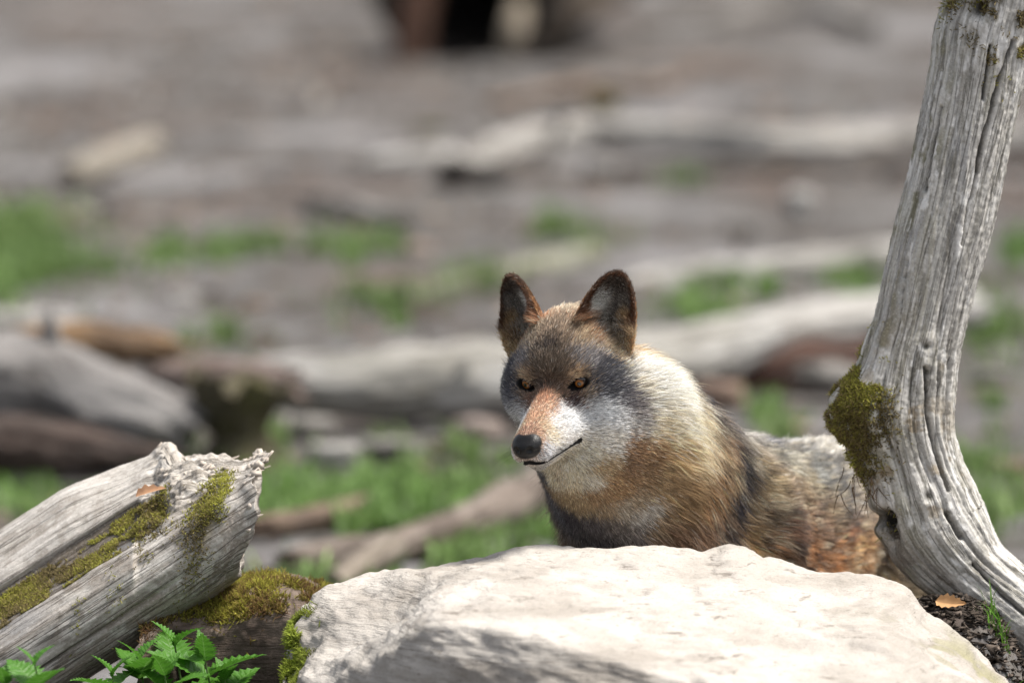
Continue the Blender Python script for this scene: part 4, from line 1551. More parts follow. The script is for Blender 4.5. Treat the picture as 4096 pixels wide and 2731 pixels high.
    def wgt(c, n):
        return wl * smooth(-0.2, 0.2, fbm(c * 26, 4, 75)) + 1e-9
    Pm, Nm = scatter(V, F, 15000, wgt, rng)
    moss(root, Pm - loc, Nm, 0, rng, (0.003, 0.0065), ((0.31, 0.305, 0.06), (0.21, 0.20, 0.045), (0.19, 0.15, 0.07), (0.13, 0.105, 0.055)))
    # crumbs and splinters standing off the broken end
    se = []
    for i in range(75):
        k = rng.integers(0, ns)
        sc_ = rng.uniform(0.86, 1.0) if i < 45 else rng.uniform(0.2, 0.9)
        p = cc + (V[ringi[k]] - cc) * sc_ - T * rng.uniform(0.002, 0.018)
        lump = i % 3 > 0
        ln = rng.uniform(0.008, 0.016) if lump else rng.uniform(0.012, 0.030)
        wd = rng.uniform(0.003, 0.013) if lump else rng.uniform(0.0015, 0.004)
        if i >= 55:                                        # a few crumbs on the rotten core
            p = V[rng.integers(int(nl * 0.80), int(nl * 0.97)) * ns + rng.integers(int(ns * 0.50), int(ns * 0.78))]
        dv = T + rng.normal(0, 0.7 if lump else 0.2, 3)
        dv /= np.linalg.norm(dv)
        e1 = np.cross(dv, rng.normal(0, 1, 3))
        e1 /= np.linalg.norm(e1)
        e2 = np.cross(dv, e1)
        ring3 = [e1 * wd, (-0.5 * e1 + 0.8 * e2) * wd, (-0.5 * e1 - 0.8 * e2) * wd]
        se.append(np.array([p - dv * ln * 0.3 + r3 for r3 in ring3] + [p + dv * ln * rng.uniform(0.5, 0.8) + r3 * rng.uniform(0.3, 0.9) for r3 in ring3]))
    sv = np.concatenate(se)
    tri = [(0, 1, 3), (1, 2, 4), (2, 0, 5), (0, 3, 5), (1, 4, 3), (2, 5, 4), (3, 4, 5), (0, 2, 1)]
    sf = np.concatenate([np.array(tri) + 6 * i for i in range(len(se))])
    o = mesh_obj('splinters', sv - loc, sf, plain_mat('splinter_wood', (0.42, 0.37, 0.32), 0.9), root, smooth_shade=False)
    tag(o, kind='stuff')
    return root
# ------------------------------------------------------------------ mossy stone under the log, nettles, litter
def build_mossy_stone():
    rng = np.random.default_rng(41)
    top = [(560, 2440, 0.06), (640, 2385, 0.10), (760, 2372, 0.12), (900, 2358, 0.13), (1020, 2325, 0.13), (1120, 2312, 0.13), (1230, 2335, 0.12), (1330, 2400, 0.08), (1400, 2480, 0.04)]
    net = []
    for px, py, y in top:
        c = at(px, py, y)
        e = at(px, py + 108, y - 0.17)
        z0 = -0.04
        net.append([np.array([c[0], y + 0.30, z0]), np.array([c[0], y + 0.26, c[2] * 0.6]), c + np.array([0, 0.17, -0.03]), c + np.array([0, 0.07, -0.002]), c,
                    c * 0.5 + e * 0.5 + np.array([0, 0, 0.012]), e, e + np.array([0, -0.018, -0.04]), e + np.array([0, -0.012, -0.14]), e + np.array([0, -0.03, -0.26]), np.array([c[0], y - 0.16, z0])])
    net = np.array(net)
    nu, nv = 220, 200
    G = np.swapaxes(interp_rows(np.swapaxes(interp_rows(net, nu), 0, 1), nv), 0, 1)
    V = G.reshape(-1, 3)
    F = grid_faces(nu, nv)
    N = vert_normals(V, F)
    if N[nu // 2 * nv + nv // 2 - 20][2] < 0:
        F, N = F[:, ::-1], -N
    colm = np.abs(fbm(np.stack([V[:, 0] * 13, V[:, 1] * 6, V[:, 2] * 2.5], -1), 3, 81))
    d = 0.012 * fbm(V * 8, 4, 82) - 0.030 * np.exp(-(colm / 0.07) ** 2) * smooth(0.5, 0.1, np.abs(N[:, 2])) + 0.004 * fbm(V * 50, 3, 83)
    V = V + N * d[:, None]
    stain = 0.7 * np.exp(-(colm / 0.09) ** 2)
    tint = np.tile(np.array([0.045, 0.032, 0.025]), (len(V), 1))
    wash = smooth(0.0, 0.3, fbm(V * 12, 3, 84))
    stain = np.maximum(stain, 0.5 * wash)
    mat = rock_mat('brown_sandstone', (0.20, 0.155, 0.125), (0.135, 0.10, 0.08), (0.06, 0.045, 0.036), 1.4)
    loc = np.array([-0.45, 0.1, 0])
    root = empty('mossy_stone', loc)
    tag(root, 'dark brown stone with a cap of olive moss under the broken log', 'stone')
    mesh_obj('stone', V - loc, F, mat, root, cols={'stain': stain, 'tint': tint})
    def wgt(c, n):
        return smooth(0.30, 0.62, n[:, 2] + 0.30 * fbm(c * 22, 3, 85)) * (c[:, 2] > 0.25) * smooth(-0.35, 0.0, fbm(c * 15, 3, 86)) + 0.010 * (n[:, 1] < 0) * (c[:, 2] > 0.2) * smooth(0.1, 0.3, fbm(c * 20, 3, 87)) + 1e-9
    P, Nn = scatter(V, F, 26000, wgt, rng)
    moss(root, P - loc, Nn, 0, rng, (0.005, 0.013), ((0.30, 0.285, 0.05), (0.20, 0.18, 0.035), (0.17, 0.115, 0.045), (0.12, 0.065, 0.032)))
    return root

def leaf_mesh(length, width, teeth=11, cup=0.25, curl=0.3):
    """a toothed nettle leaf: midrib fold, saw-toothed edge, drooping tip; starts at the origin, points along +x"""
    n = teeth * 2 + 1
    t = np.linspace(0, 1, n)
    half = width * 0.5 * (np.sin(np.pi * np.clip(t, 0, 1) ** 0.62) ** 0.85 + 0.04 * (1 - t))
    half = half * np.where(np.arange(n) % 2 == 1, 1.16, 0.80)
    half[-1] = 0.0005
    x = t * length + np.where(np.arange(n) % 2 == 1, length * 0.022, 0)
    z = -curl * length * t ** 2
    rows = []
    for k, fr in enumerate((-1, -0.5, 0, 0.5, 1)):
        zz = z + cup * half * abs(fr) - (0.03 * width * np.sin(t * teeth * np.pi) * (abs(fr) == 0.5))
        xx = x if abs(fr) == 1 else t * length
        rows.append(np.stack([xx - (0.02 * length * abs(fr)), half * fr, zz], -1))
    V = np.concatenate(rows)
    F = grid_faces(5, n)
    uv = np.concatenate([np.stack([t, np.full(n, 0.5 + 0.5 * fr)], -1) for fr in (-1, -0.5, 0, 0.5, 1)])
    return V, F, uv

def leaf_mat():
    m = NT('nettle_leaf')
    uvn = m.n('UVMap', uv_map='UVMap').outputs[0]
    sep = m.n('SeparateXYZ')
    m.l(uvn, sep.inputs[0])
    side = m.math('ABSOLUTE', m.math('SUBTRACT', sep.outputs[1], 0.5))
    vein = m.math('SINE', m.math('MULTIPLY', m.math('SUBTRACT', sep.outputs[0], m.math('MULTIPLY', side, 0.35)), 62))
    n = m.noise(m.coord('Object'), 60, 4)
    c = m.mix(n, (0.045, 0.150, 0.012), (0.095, 0.245, 0.028))
    c = m.mix(m.ramp(vein, [(0.86, 0.0), (0.97, 0.55)]), c, (0.13, 0.26, 0.06))
    c = m.mix(m.ramp(side, [(0.0, 0.7), (0.035, 0.0)]), c, (0.17, 0.30, 0.09))
    bs = m.done(c, 0.5, m.bump(vein, 0.25, 0.002), 0.35)
    tr = m.n('BsdfTranslucent')
    m.l(c, tr.inputs[0])
    mx = m.n('MixShader')
    mx.inputs[0].default_value = 0.38
    m.l(m.b.outputs[0], mx.inputs[1])
    m.l(tr.outputs[0], mx.inputs[2])
    m.l(mx.outputs[0], m.t.nodes['Material Output'].inputs[0])
    return bs

def build_nettles():
    rng = np.random.default_rng(51)
    lm_ = leaf_mat()
    sm = plain_mat('nettle_stem', (0.08, 0.14, 0.04), 0.6)
    shapes = []
    for i in range(7):
        V, F, uv = leaf_mesh(0.074, rng.uniform(0.039, 0.050), 10, rng.uniform(0.1, 0.45), rng.uniform(0.12, 0.5))
        shapes.append(mesh_data('leaf', V, F, lm_, uv=uv))
    # (px, py of the top, depth, tilt, size, label)
    plants = [
        (700, 2585, -0.16, 10, 1.6, 'tallest leafy green nettle growing between the broken log and the boulder'),
        (560, 2640, -0.20, 200, 1.5, 'nettle with broad toothed leaves close under the broken log'),
        (820, 2640, -0.22, 100, 1.6, 'nettle with a long leaf reaching towards the mossy stone'),
        (660, 2700, -0.26, 60, 1.5, 'low bright nettle in the middle of the nettle clump'),
        (450, 2700, -0.24, 330, 1.4, 'small nettle tucked against the underside of the broken log'),
        (900, 2720, -0.22, 140, 1.3, 'small nettle beside the foot of the mossy stone'),
        (140, 2660, -0.62, 40, 1.25, 'single nettle shoot in front of the broken log'),
        (20, 2735, -0.60, 80, 1.2, 'short nettle shoot beside the single nettle in front of the log'),
    ]
    for pi, (px, py, y, a0, sz, lab) in enumerate(plants):
        top = at(px, py, y)
        h = top[2]
        base = np.array([top[0] + rng.uniform(-0.03, 0.03), y + rng.uniform(0, 0.03), -0.01])
        root = empty('nettle', base)
        tag(root, lab, 'nettle', 'nettles by the broken log')
        lean = top - base
        tt = np.linspace(0, 1, 7)[:, None]
        path = lean * tt + np.array([0.02, 0.01, 0]) * np.sin(tt * math.pi)
        V, F, uv, _, _ = tube(path, [0.0034, 0.003, 0.0028, 0.0025, 0.0022, 0.0018, 0.0014], 24, 7, (0, -1, 0.1), None, 0.02, pi, 0.0, close=False)
        mesh_obj('stem', V, F, sm, root)
        nodes = [1.0, 0.93, 0.80, 0.62, 0.42]
        for k, t in enumerate(nodes):
            p = path[0] + (path[-1] - path[0]) * t
            k_sz = sz * (0.45, 0.85, 1.1, 1.15, 1.0)[k]
            for q in range(2):
                az = R(a0 + 90 * k + 180 * q + rng.uniform(-18, 18))
                el = R((62, 38, 18, 5, 0)[k] + rng.uniform(-8, 10))
                lo = bpy.data.objects.new('leaf', shapes[rng.integers(0, 7)])
                link(lo, root)
                d = Vector((math.cos(az) * math.cos(el), math.sin(az) * math.cos(el), math.sin(el)))
                M = d.to_track_quat('X', 'Z').to_matrix().to_4x4()
                lo.matrix_basis = Matrix.Translation(Vector(p)) @ M @ Matrix.Rotation(R(rng.uniform(-20, 20)), 4, 'X') @ Matrix.Scale(k_sz, 4)

def blades(centres, hmin, hmax, width, rng, lean=0.35, cols=None):
    """grass blades as bent, tapering ribbons (two quads and a tip)"""
    n = len(centres)
    az = rng.uniform(0, 2 * math.pi, n)
    h = rng.uniform(hmin, hmax, n)
    w = width * rng.uniform(0.6, 1.3, n)
    ln = lean * rng.uniform(0.1, 1.4, n)
    d = np.stack([np.cos(az), np.sin(az), 0 * az], -1)
    sd = np.stack([-np.sin(az), np.cos(az), 0 * az], -1)
    up = np.array([0, 0, 1.0])
    V = []
    for t, k in ((0, 1.0), (0.4, 0.85), (0.75, 0.55)):
        c = centres + up * (h * t * (1 - 0.25 * ln * t))[:, None] + d * (h * ln * t * t)[:, None]
        V += [c - sd * (w * k * 0.5)[:, None], c + sd * (w * k * 0.5)[:, None]]
    tip = centres + up * (h * (1 - 0.25 * ln))[:, None] + d * (h * ln)[:, None]
    V.append(tip)
    V = np.stack(V, 1).reshape(-1, 3)
    b = (np.arange(n) * 7)[:, None]
    tri = np.array([(0, 1, 3), (0, 3, 2), (2, 3, 5), (2, 5, 4), (4, 5, 6)])
    F = (b[:, None, :] + tri[None]).reshape(-1, 3)
    if cols is None:
        cols = np.array([0.06, 0.15, 0.02]) * np.exp(rng.normal(0, 0.35, (n, 1))) * np.array([1, 1, 1]) + rng.uniform(0, 0.03, (n, 1)) * np.array([1, 0.6, 0])
    C = np.repeat(np.clip(cols, 0, 1), 7, 0)
    return V, F, C

def grass_mat(name):
    m = NT(name)
    c = m.attr('tint')
    m.done(c, 0.55, None, 0.25)
    tr = m.n('BsdfTranslucent')
    m.l(c, tr.inputs[0])
    mx = m.n('MixShader')
    mx.inputs[0].default_value = 0.4
    m.l(m.b.outputs[0], mx.inputs[1])
    m.l(tr.outputs[0], mx.inputs[2])
    m.l(mx.outputs[0], m.t.nodes['Material Output'].inputs[0])
    return m.m

def on_ground(px, py, z=0.0):
    """the point at height z that the photograph shows at (px, py)"""
    a, b = (px - 2048.0) * KPX, (1365.5 - py) * KPX
    d = np.array([a, CP + b * SP, -SP + b * CP])
    t = (z - CAM_Z) / d[2]
    return np.array([0, CAM_Y, CAM_Z]) + d * t

def build_near_details():
    rng = np.random.default_rng(61)
    gm = grass_mat('grass_blade')
    # two grass tufts at the foot of the trunk
    for (px, py, y, n, h, lab) in ((3985, 2480, -0.06, 16, (0.03, 0.085), 'thin tuft of grass growing against the foot of the leaning trunk'),
                                   (4050, 2700, -0.20, 70, (0.02, 0.07), 'dense green grass tuft at the right foot of the pale boulder'),
                                   (3990, 2590, -0.10, 24, (0.015, 0.05), 'short grass tuft on the bare soil beside the trunk')):
        p = at(px, py, y)
        p[2] = float(ground_h(p[0:1], p[1:2])[0]) - 0.004
        c = np.stack([np.clip(rng.normal(0, 0.011, n), -0.02, 0.02), np.clip(rng.normal(0, 0.009, n), -0.016, 0.016), np.zeros(n)], -1)
        c[:, 2] = ground_h(p[0] + c[:, 0], p[1] + c[:, 1]) - p[2] - 0.004
        V, F, C = blades(c, h[0], h[1], 0.0034, rng, 0.8)
        o = mesh_obj('grass_tuft', V, F, gm, cols={'tint': C})
        o.location = p
        tag(o, lab, 'grass', 'grass tufts at the foot of the trunk')
    # dry leaf on the soil
    V, F, uv = leaf_mesh(0.055, 0.024, 5, 0.5, -0.2)
    lf = mesh_obj('dry_leaf', V, F, plain_mat('dry_leaf', (0.42, 0.24, 0.11), 0.7), uv=uv)
    a, b = at(3745, 2405, -0.07), at(3825, 2475, -0.085)
    for q in (a, b):
        q[2] = max(q[2], float(ground_h(q[0:1], q[1:2])[0]) + 0.010)
    lf.matrix_basis = Matrix.Translation(Vector(a)) @ Vector(b - a).to_track_quat('X', 'Z').to_matrix().to_4x4() @ Matrix.Rotation(R(50), 4, 'X')
    tag(lf, 'curled tan dry leaf lying between the boulder and the leaning trunk', 'leaf')
    V, F, uv = leaf_mesh(0.05, 0.022, 4, 0.6, 0.15)
    lf = mesh_obj('dry_leaf', V, F, plain_mat('dry_leaf_russet', (0.36, 0.20, 0.11), 0.7), uv=uv)
    a, b = at(545, 1985, -0.02), at(640, 1945, -0.03)
    lf.matrix_basis = Matrix.Translation(Vector(a)) @ Vector(b - a).to_track_quat('X', 'Z').to_matrix().to_4x4() @ Matrix.Rotation(R(35), 4, 'X')
    tag(lf, 'russet dry leaf caught on top of the broken log', 'leaf')
    # crumbs of bark and soil on the bank
    n = 5200
    x = rng.uniform(0.52, 0.95, n)
    y = rng.uniform(-0.28, 0.22, n)
    p = np.stack([x, y, ground_h(x, y) + 0.001], -1)
    r = rng.uniform(0.002, 0.009, n)
    sh = rng.normal(0, 1, (n, 6, 3)) * r[:, None, None] * np.array([1, 0.7, 0.45])
    V = (p[:, None] + sh).reshape(-1, 3)
    tri = np.array([(0, 1, 2), (0, 2, 3), (0, 3, 4), (5, 2, 1), (5, 3, 2), (5, 4, 3), (0, 4, 1), (5, 1, 4)])
    F = ((np.arange(n) * 6)[:, None, None] + tri[None]).reshape(-1, 3)
    C = np.array([0.055, 0.044, 0.036]) * np.exp(rng.normal(0, 0.6, (n, 1)))
    o = mesh_obj('bark_crumbs', V, F, litter_mat(), cols={'tint': np.repeat(np.clip(C, 0, 0.6), 6, 0)}, smooth_shade=False)
    tag(o, 'crumbs of bark and soil on the bank between boulder and trunk', 'litter', kind='stuff')

_LM = []
def litter_mat():
    if not _LM:
        m = NT('litter')
        _LM.append(m.done(m.attr('tint'), 0.9, None, 0.15))
    return _LM[0]

# ------------------------------------------------------------------ clearing behind the wolf
def far_log(name, pts, label, cat, pal, seed, group=None, depth=None, moss_amt=0.0, stubs=0, flatten=1.0, hang=False, parent=None, ragged=0.12, rough=0.15, stain_amt=0.6):
    """pts: (px, py, thickness px) of the stem's middle line; lies on the ground unless depth is given"""
    rng = np.random.default_rng(seed)
    ctrl, rad = [], []
    for i, p in enumerate(pts):
        px, py, th_ = p[:3]
        if depth is None:
            r = 0.1
            for _ in range(4):
                c = on_ground(px, py, r * 0.8)
                r = th_ * 0.5 * KPX * (c[1] - CAM_Y) / CP
        else:
            yy = depth if not isinstance(depth, (list, tuple)) else depth[i]
            c = at(px, py, yy)
            r = th_ * 0.5 * KPX * (c[1] - CAM_Y) / CP
        ctrl.append(c)
        rad.append(r)
    ctrl = np.array(ctrl)
    ctrl = ctrl + rng.normal(0, 0.10, ctrl.shape) * np.array([0, 1, 0.02]) * np.mean(rad)
    nl = int(np.clip(len(pts) * 34, 60, 190))
    V, F, uv, s, th = tube(ctrl, rad, nl, 44, (0.02, 0.01, 1), None, rough, seed, 0.12, True, ragged)
    stain = np.zeros(len(V))
    tint = np.tile(np.array(pal[2]), (len(V), 1))
    n1 = fbm(V * 5.5, 4, seed + 2)
    stain = np.maximum(stain, smooth(0.05, 0.3, n1) * stain_amt)
    stain[s < -0.5] = 0.55
    if moss_amt:
        w = smooth(0.30 - 0.5 * moss_amt, 0.55 - 0.5 * moss_amt, fbm(V * 3.3, 4, seed + 6) + 0.15) * moss_amt
        tint = tint * (1 - w[:, None]) + np.array([0.085, 0.085, 0.022]) * w[:, None]
        stain = np.maximum(stain, w)
    mat = wood_mat('far_wood', pal[0], pal[1], pal[2], 14, 1.6, 0.6, 0.012)
    loc = np.array([ctrl[:, 0].mean(), ctrl[:, 1].mean(), 0.0])
    if stubs or parent == 'root':
        root = empty(name, loc)
        mesh_obj('stem', V - loc, F, mat, root, uv=uv, cols={'stain': stain, 'tint': tint})
        for k in range(stubs):
            i = rng.integers(1, len(ctrl) - 1)
            f = rng.uniform(0, 1)
            c = ctrl[i] * (1 - f) + ctrl[i - 1] * f
            r = np.mean(rad) * rng.uniform(0.22, 0.34)
            d = np.array([rng.normal(0, 0.6), -0.5 + rng.normal(0, 0.5), abs(rng.normal(0.4, 0.4))])
            d /= np.linalg.norm(d)
            Ls = np.mean(rad) * rng.uniform(1.5, 2.6)
            Vs, Fs, us, _, _ = tube(np.array([c + d * Ls * t for t in (0, 0.35, 0.7, 1)]), [r * 1.4, r, r * 0.85, r * 0.6], 14, 14, (0.3, 0.2, 0.9), None, 0.1, seed + k, 0.05, True, 0.05)
            mesh_obj('branch_stub', Vs - loc, Fs, mat, root, uv=us, cols={'stain': np.full(len(Vs), 0.3), 'tint': np.tile(np.array(pal[1]), (len(Vs), 1))})
        o = root
    else:
        o = mesh_obj(name, V - loc, F, mat, uv=uv, cols={'stain': stain, 'tint': tint})
        o.location = loc
    tag(o, label, cat, group)
    return o

GREY = ((0.29, 0.275, 0.255), (0.18, 0.168, 0.155), (0.065, 0.056, 0.048))
PALE = ((0.47, 0.46, 0.44), (0.30, 0.288, 0.27), (0.10, 0.088, 0.075))
BROWN = ((0.22, 0.16, 0.115), (0.145, 0.10, 0.072), (0.06, 0.04, 0.03))
RED = ((0.10, 0.048, 0.032), (0.055, 0.026, 0.018), (0.018, 0.010, 0.008))
MOSSY = ((0.30, 0.30, 0.245), (0.205, 0.205, 0.155), (0.10, 0.10, 0.055))

def build_far():
    far_log('fallen_log', [(1810, 690, 120), (2050, 585, 130), (2350, 545, 130), (2800, 560, 150), (3200, 585, 140), (3700, 565, 150), (4350, 580, 150)],
            'long grey fallen log lying right across the upper slope', 'log', ((0.40, 0.385, 0.36), (0.26, 0.245, 0.225), (0.085, 0.075, 0.065)), 101, stubs=3)
    far_log('fallen_log', [(1470, 655, 70), (1640, 640, 85), (1800, 620, 80)], 'short pale log at the butt of the long grey upper log', 'log', PALE, 102)
    far_log('fallen_log', [(270, 700, 95), (430, 645, 120), (620, 575, 95)], 'short cream log lying alone on bare soil up the slope', 'log', ((0.33, 0.30, 0.25), (0.22, 0.195, 0.16), (0.12, 0.10, 0.08)), 103)
    far_log('bark_slab', [(1230, 800, 55), (1400, 835, 80), (1610, 900, 75)], 'flat pale slab of wood on bare soil above the grass', 'wood', GREY, 104)
    far_log('fallen_log', [(1640, 1195, 80), (1850, 1155, 110), (2120, 1090, 120), (2380, 1020, 90)], 'green tinged log lying behind the wolf\'s ears', 'log', MOSSY, 105, moss_amt=0.45)
    far_log('fallen_log', [(2480, 1150, 95), (2800, 1105, 115), (3150, 1065, 105), (3500, 1030, 120), (3800, 1010, 110)], 'slim pale log passing behind the leaning trunk above the broken mossy log', 'log', PALE, 106, moss_amt=0.25, stubs=1)
    # the big log behind the wolf: on the ground on the left, propped up on the right
    y0 = on_ground(1500, 1690)[1]
    far_log('fallen_log', [(1060, 1520, 190), (1200, 1535, 235), (1500, 1540, 280), (2000, 1515, 310), (2400, 1470, 290), (2750, 1415, 240), (3100, 1335, 220), (3480, 1275, 200), (3850, 1225, 190)],
            'thick pale log with mossy underside lying directly behind the wolf', 'log', PALE, 107, depth=[y0, y0, y0, y0 + 0.1, y0 + 0.25, y0 + 0.5, y0 + 0.8, y0 + 1.1, y0 + 1.4], moss_amt=0.35, stubs=2, stain_amt=0.2, rough=0.10)
    yb = y0 + 0.75
    far_log('rotten_or_shade_log', [(2660, 1570, 190), (2900, 1540, 230), (3150, 1510, 270), (3420, 1480, 260), (3650, 1450, 220)], 'reddish rotten log under the propped end of the thick pale log', 'log', RED, 108, depth=[yb, yb, yb, yb + 0.1, yb + 0.2])  # a rotten log, enlarged and darkened to deepen the shade in the hollow
    far_log('rotten_or_shade_log', [(3230, 1500, 85), (3330, 1505, 110), (3460, 1530, 110), (3620, 1550, 100)], 'pale barkless log end in front of the reddish rotten log', 'log', GREY, 109, depth=[yb - 0.35] * 4)
    far_log('rotten_or_shade_log', [(2440, 690, 60), (2800, 690, 75), (3150, 700, 80), (3550, 690, 80), (4000, 690, 85), (4400, 690, 80)], 'added dark strip standing for the shade along the foot of the long grey upper log', 'branch', ((0.055, 0.042, 0.034), (0.035, 0.026, 0.021), (0.014, 0.010, 0.008)), 122)  # added dark strip, paints the shaded gap below the long log
    far_log('dark_hole_fill', [(1790, 735, 90), (1870, 715, 135), (1960, 715, 110), (2050, 705, 60)], 'black shape added for the dark hole under the butt of the long grey upper log', 'wood', ((0.025, 0.02, 0.018), (0.016, 0.012, 0.010), (0.008, 0.006, 0.005)), 123)  # black shape added to paint the dark hole and gap at the butt
    # heap of logs at the left
    yl = on_ground(300, 1850)[1]
    far_log('fallen_log', [(-500, 1490, 420), (-150, 1520, 430), (150, 1560, 420), (420, 1640, 370), (640, 1700, 300), (760, 1740, 210)], 'massive grey log with dark underside left of the dark stump', 'log', ((0.25, 0.24, 0.235), (0.165, 0.155, 0.15), (0.05, 0.042, 0.036)), 110, depth=[yl] * 6, stubs=2)
    far_log('rotten_or_shade_log', [(-300, 1760, 190), (0, 1780, 210), (300, 1800, 190), (560, 1830, 130), (680, 1840, 80)], 'added dark log shape standing for the shade under the massive grey log', 'log', ((0.085, 0.058, 0.048), (0.05, 0.034, 0.028), (0.018, 0.012, 0.010)), 124, depth=[yl - 0.22] * 5)  # added dark shape, paints the shaded underside of the massive log
    far_log('fallen_log', [(60, 1370, 130), (250, 1365, 150), (480, 1380, 150), (690, 1400, 120)], 'tawny brown log resting behind the massive grey log', 'log', ((0.30, 0.19, 0.10), (0.19, 0.115, 0.06), (0.07, 0.045, 0.03)), 111, depth=[yl + 0.8] * 4)
    far_log('fallen_log', [(-300, 1300, 90), (0, 1290, 100), (200, 1285, 95), (370, 1300, 70)], 'thin cream pole lying behind the tawny brown log', 'log', PALE, 112)
    far_log('fallen_log', [(640, 1500, 110), (800, 1500, 130), (980, 1505, 130), (1150, 1530, 120)], 'short pinkish brown log bridging the dark stump', 'log', ((0.26, 0.21, 0.19), (0.18, 0.135, 0.12), (0.08, 0.055, 0.045)), 113, depth=[yl + 0.35] * 4)
    # dark mossy stump
    b = on_ground(955, 1840)
    top = at(940, 1560, b[1])
    V, F, uv, s, th = tube(np.array([b + [0, 0, -0.05], b + [0, 0, 0.04], b * 0.6 + top * 0.4, b * 0.2 + top * 0.8, top + [0.01, 0, 0.02]]), [0.115, 0.075, 0.065, 0.10, 0.125], 60, 40, (0, -1, 0.05), None, 0.16, 114, 0.06, True, 0.05)
    loc = np.array([b[0], b[1], 0])
    n1 = fbm(V * 14, 4, 115)
    o = mesh_obj('stump', V - loc, F, wood_mat('stump_wood', (0.10, 0.085, 0.05), (0.065, 0.055, 0.03), (0.02, 0.017, 0.012), 20, 3, 0.6, 0.01), uv=uv, cols={'stain': smooth(-0.1, 0.25, n1) * 0.8, 'tint': np.tile(np.array([0.07, 0.065, 0.02]), (len(V), 1))})
    o.location = loc
    tag(o, 'narrow dark mossy stump carrying the short pinkish brown log', 'stump')
    # branch on the grass
    rt = far_log('fallen_branch', [(1160, 2250, 100), (1350, 2215, 125), (1600, 2180, 125), (1850, 2100, 150), (2080, 2000, 190), (2230, 1950, 160)], 'pinkish brown forked branch lying on grass left of the wolf\'s chest', 'branch', ((0.22, 0.185, 0.16), (0.145, 0.115, 0.095), (0.06, 0.042, 0.033)), 116, parent='root')
    p0, p1 = on_ground(1560, 2190, 0.05), on_ground(1330, 2330, 0.02)
    V, F, uv, _, _ = tube(np.array([p0, p0 * 0.6 + p1 * 0.4, p1]), [0.035, 0.03, 0.022], 30, 20, (0, 0.05, 1), None, 0.1, 117, 0.05)
    L0 = np.array(rt.location)
    mesh_obj('side_branch', V - L0, F, rt.children[0].data.materials[0], rt, uv=uv, cols={'stain': np.full(len(V), 0.2), 'tint': np.tile(np.array([0.3, 0.27, 0.2]), (len(V), 1))})
    far_log('fallen_branch', [(1020, 2110, 80), (1200, 2080, 95), (1420, 2030, 85)], 'dark damp branch in the grass behind the end of the broken log', 'branch', BROWN, 118)
    far_log('fallen_branch', [(2560, 115, 45), (2800, 95, 55), (3050, 45, 70), (3300, 40, 80), (3480, 120, 70)], 'bowed pale branch at the top of the slope', 'branch', GREY, 119)
    far_log('fallen_branch', [(2260, 330, 45), (2600, 350, 55), (2760, 300, 40)], 'faint brown branch just above the long grey upper log', 'branch', BROWN, 120)
    far_log('fallen_branch', [(1950, 420, 40), (2200, 370, 50), (2500, 330, 45)], 'low reddish branch on soil below the hollow log', 'branch', BROWN, 121)
    # hollow log end high on the slope
    c = on_ground(1945, 262, 0.0)
    r0 = 0.37
    cen = c + np.array([0, 0.2, r0 * 0.86])
    ax = np.array([0.22, 1.0, 0.02])
    ax /= np.linalg.norm(ax)
    nsg = 60
    th = np.linspace(0, 2 * math.pi, nsg, endpoint=False)
    side = np.cross(ax, [0, 0, 1.0])
    side /= np.linalg.norm(side)
    up = np.cross(side, ax)
    rings = []
    for (d, ro, k) in ((1.6, 0.80, 0), (1.0, 0.95, 0), (0.35, 1.0, 0), (0.0, 1.02, 0), (-0.03, 0.90, 1), (0.02, 0.74, 1), (0.3, 0.66, 1), (0.9, 0.5, 1), (1.2, 0.1, 1)):
        cs = np.stack([np.cos(th), np.sin(th), np.full(nsg, d)], -1)
        rr = r0 * ro * (1 + 0.18 * fbm(cs * 1.7, 4, 131))
        off = np.array([-0.07, 0, -0.055]) * k
        rings.append(cen + off + ax * (d + 0.06 * fbm(cs * 3, 3, 132))[:, None] + side * (rr * np.cos(th) * 1.05)[:, None] + up * (rr * np.sin(th) * 0.92)[:, None])
    V = np.concatenate(rings)
    F = grid_faces(len(rings), nsg, True)
    N = vert_normals(V, F)
    if ((V[nsg:2 * nsg] - cen - ax) * N[nsg:2 * nsg]).sum() < 0:
        F = F[:, ::-1]
    loc = np.array([cen[0], cen[1], 0])
    root = empty('hollow_log', loc)
    tag(root, 'hollow rotten log with a black open end at the top of the slope', 'log')
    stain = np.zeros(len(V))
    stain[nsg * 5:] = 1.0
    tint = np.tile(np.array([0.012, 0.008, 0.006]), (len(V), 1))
    uv = np.stack([np.repeat(np.arange(len(rings)) * 0.3, nsg), np.tile(th * r0, len(rings))], -1)
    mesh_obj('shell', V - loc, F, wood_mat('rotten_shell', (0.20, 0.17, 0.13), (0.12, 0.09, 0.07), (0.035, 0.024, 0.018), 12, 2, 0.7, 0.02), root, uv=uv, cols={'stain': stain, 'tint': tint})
    # reddish bark board standing at its left, pale split plate at its right
    p = on_ground(1645, 250, 0.0)
    V, F, uv, _, _ = tube(np.array([p + [0, 0.05, -0.05], p + [0.01, 0.05, 0.12], p + [0.05, 0.06, 0.30], p + [0.07, 0.08, 0.45]]), [0.06, 0.065, 0.06, 0.05], 40, 24, (0, -1, 0), None, 0.12, 133, 0.08)
    mesh_obj('bark_strip', V - loc, F, wood_mat('red_bark', (0.16, 0.085, 0.055), (0.10, 0.05, 0.032), (0.04, 0.02, 0.014), 12, 2, 0.6, 0.01), root, uv=uv, cols={'stain': np.zeros(len(V)), 'tint': np.zeros((len(V), 3))})
    p = at(2060, 120, cen[1] - 0.38)
    V, F, uv, _, _ = tube(np.array([p + [-0.02, 0.02, -0.07], p + [0, 0, 0], p + [0.02, 0.06, 0.09]]), [0.035, 0.045, 0.035], 30, 20, (0, -1, 0), None, 0.16, 134, 0.08)
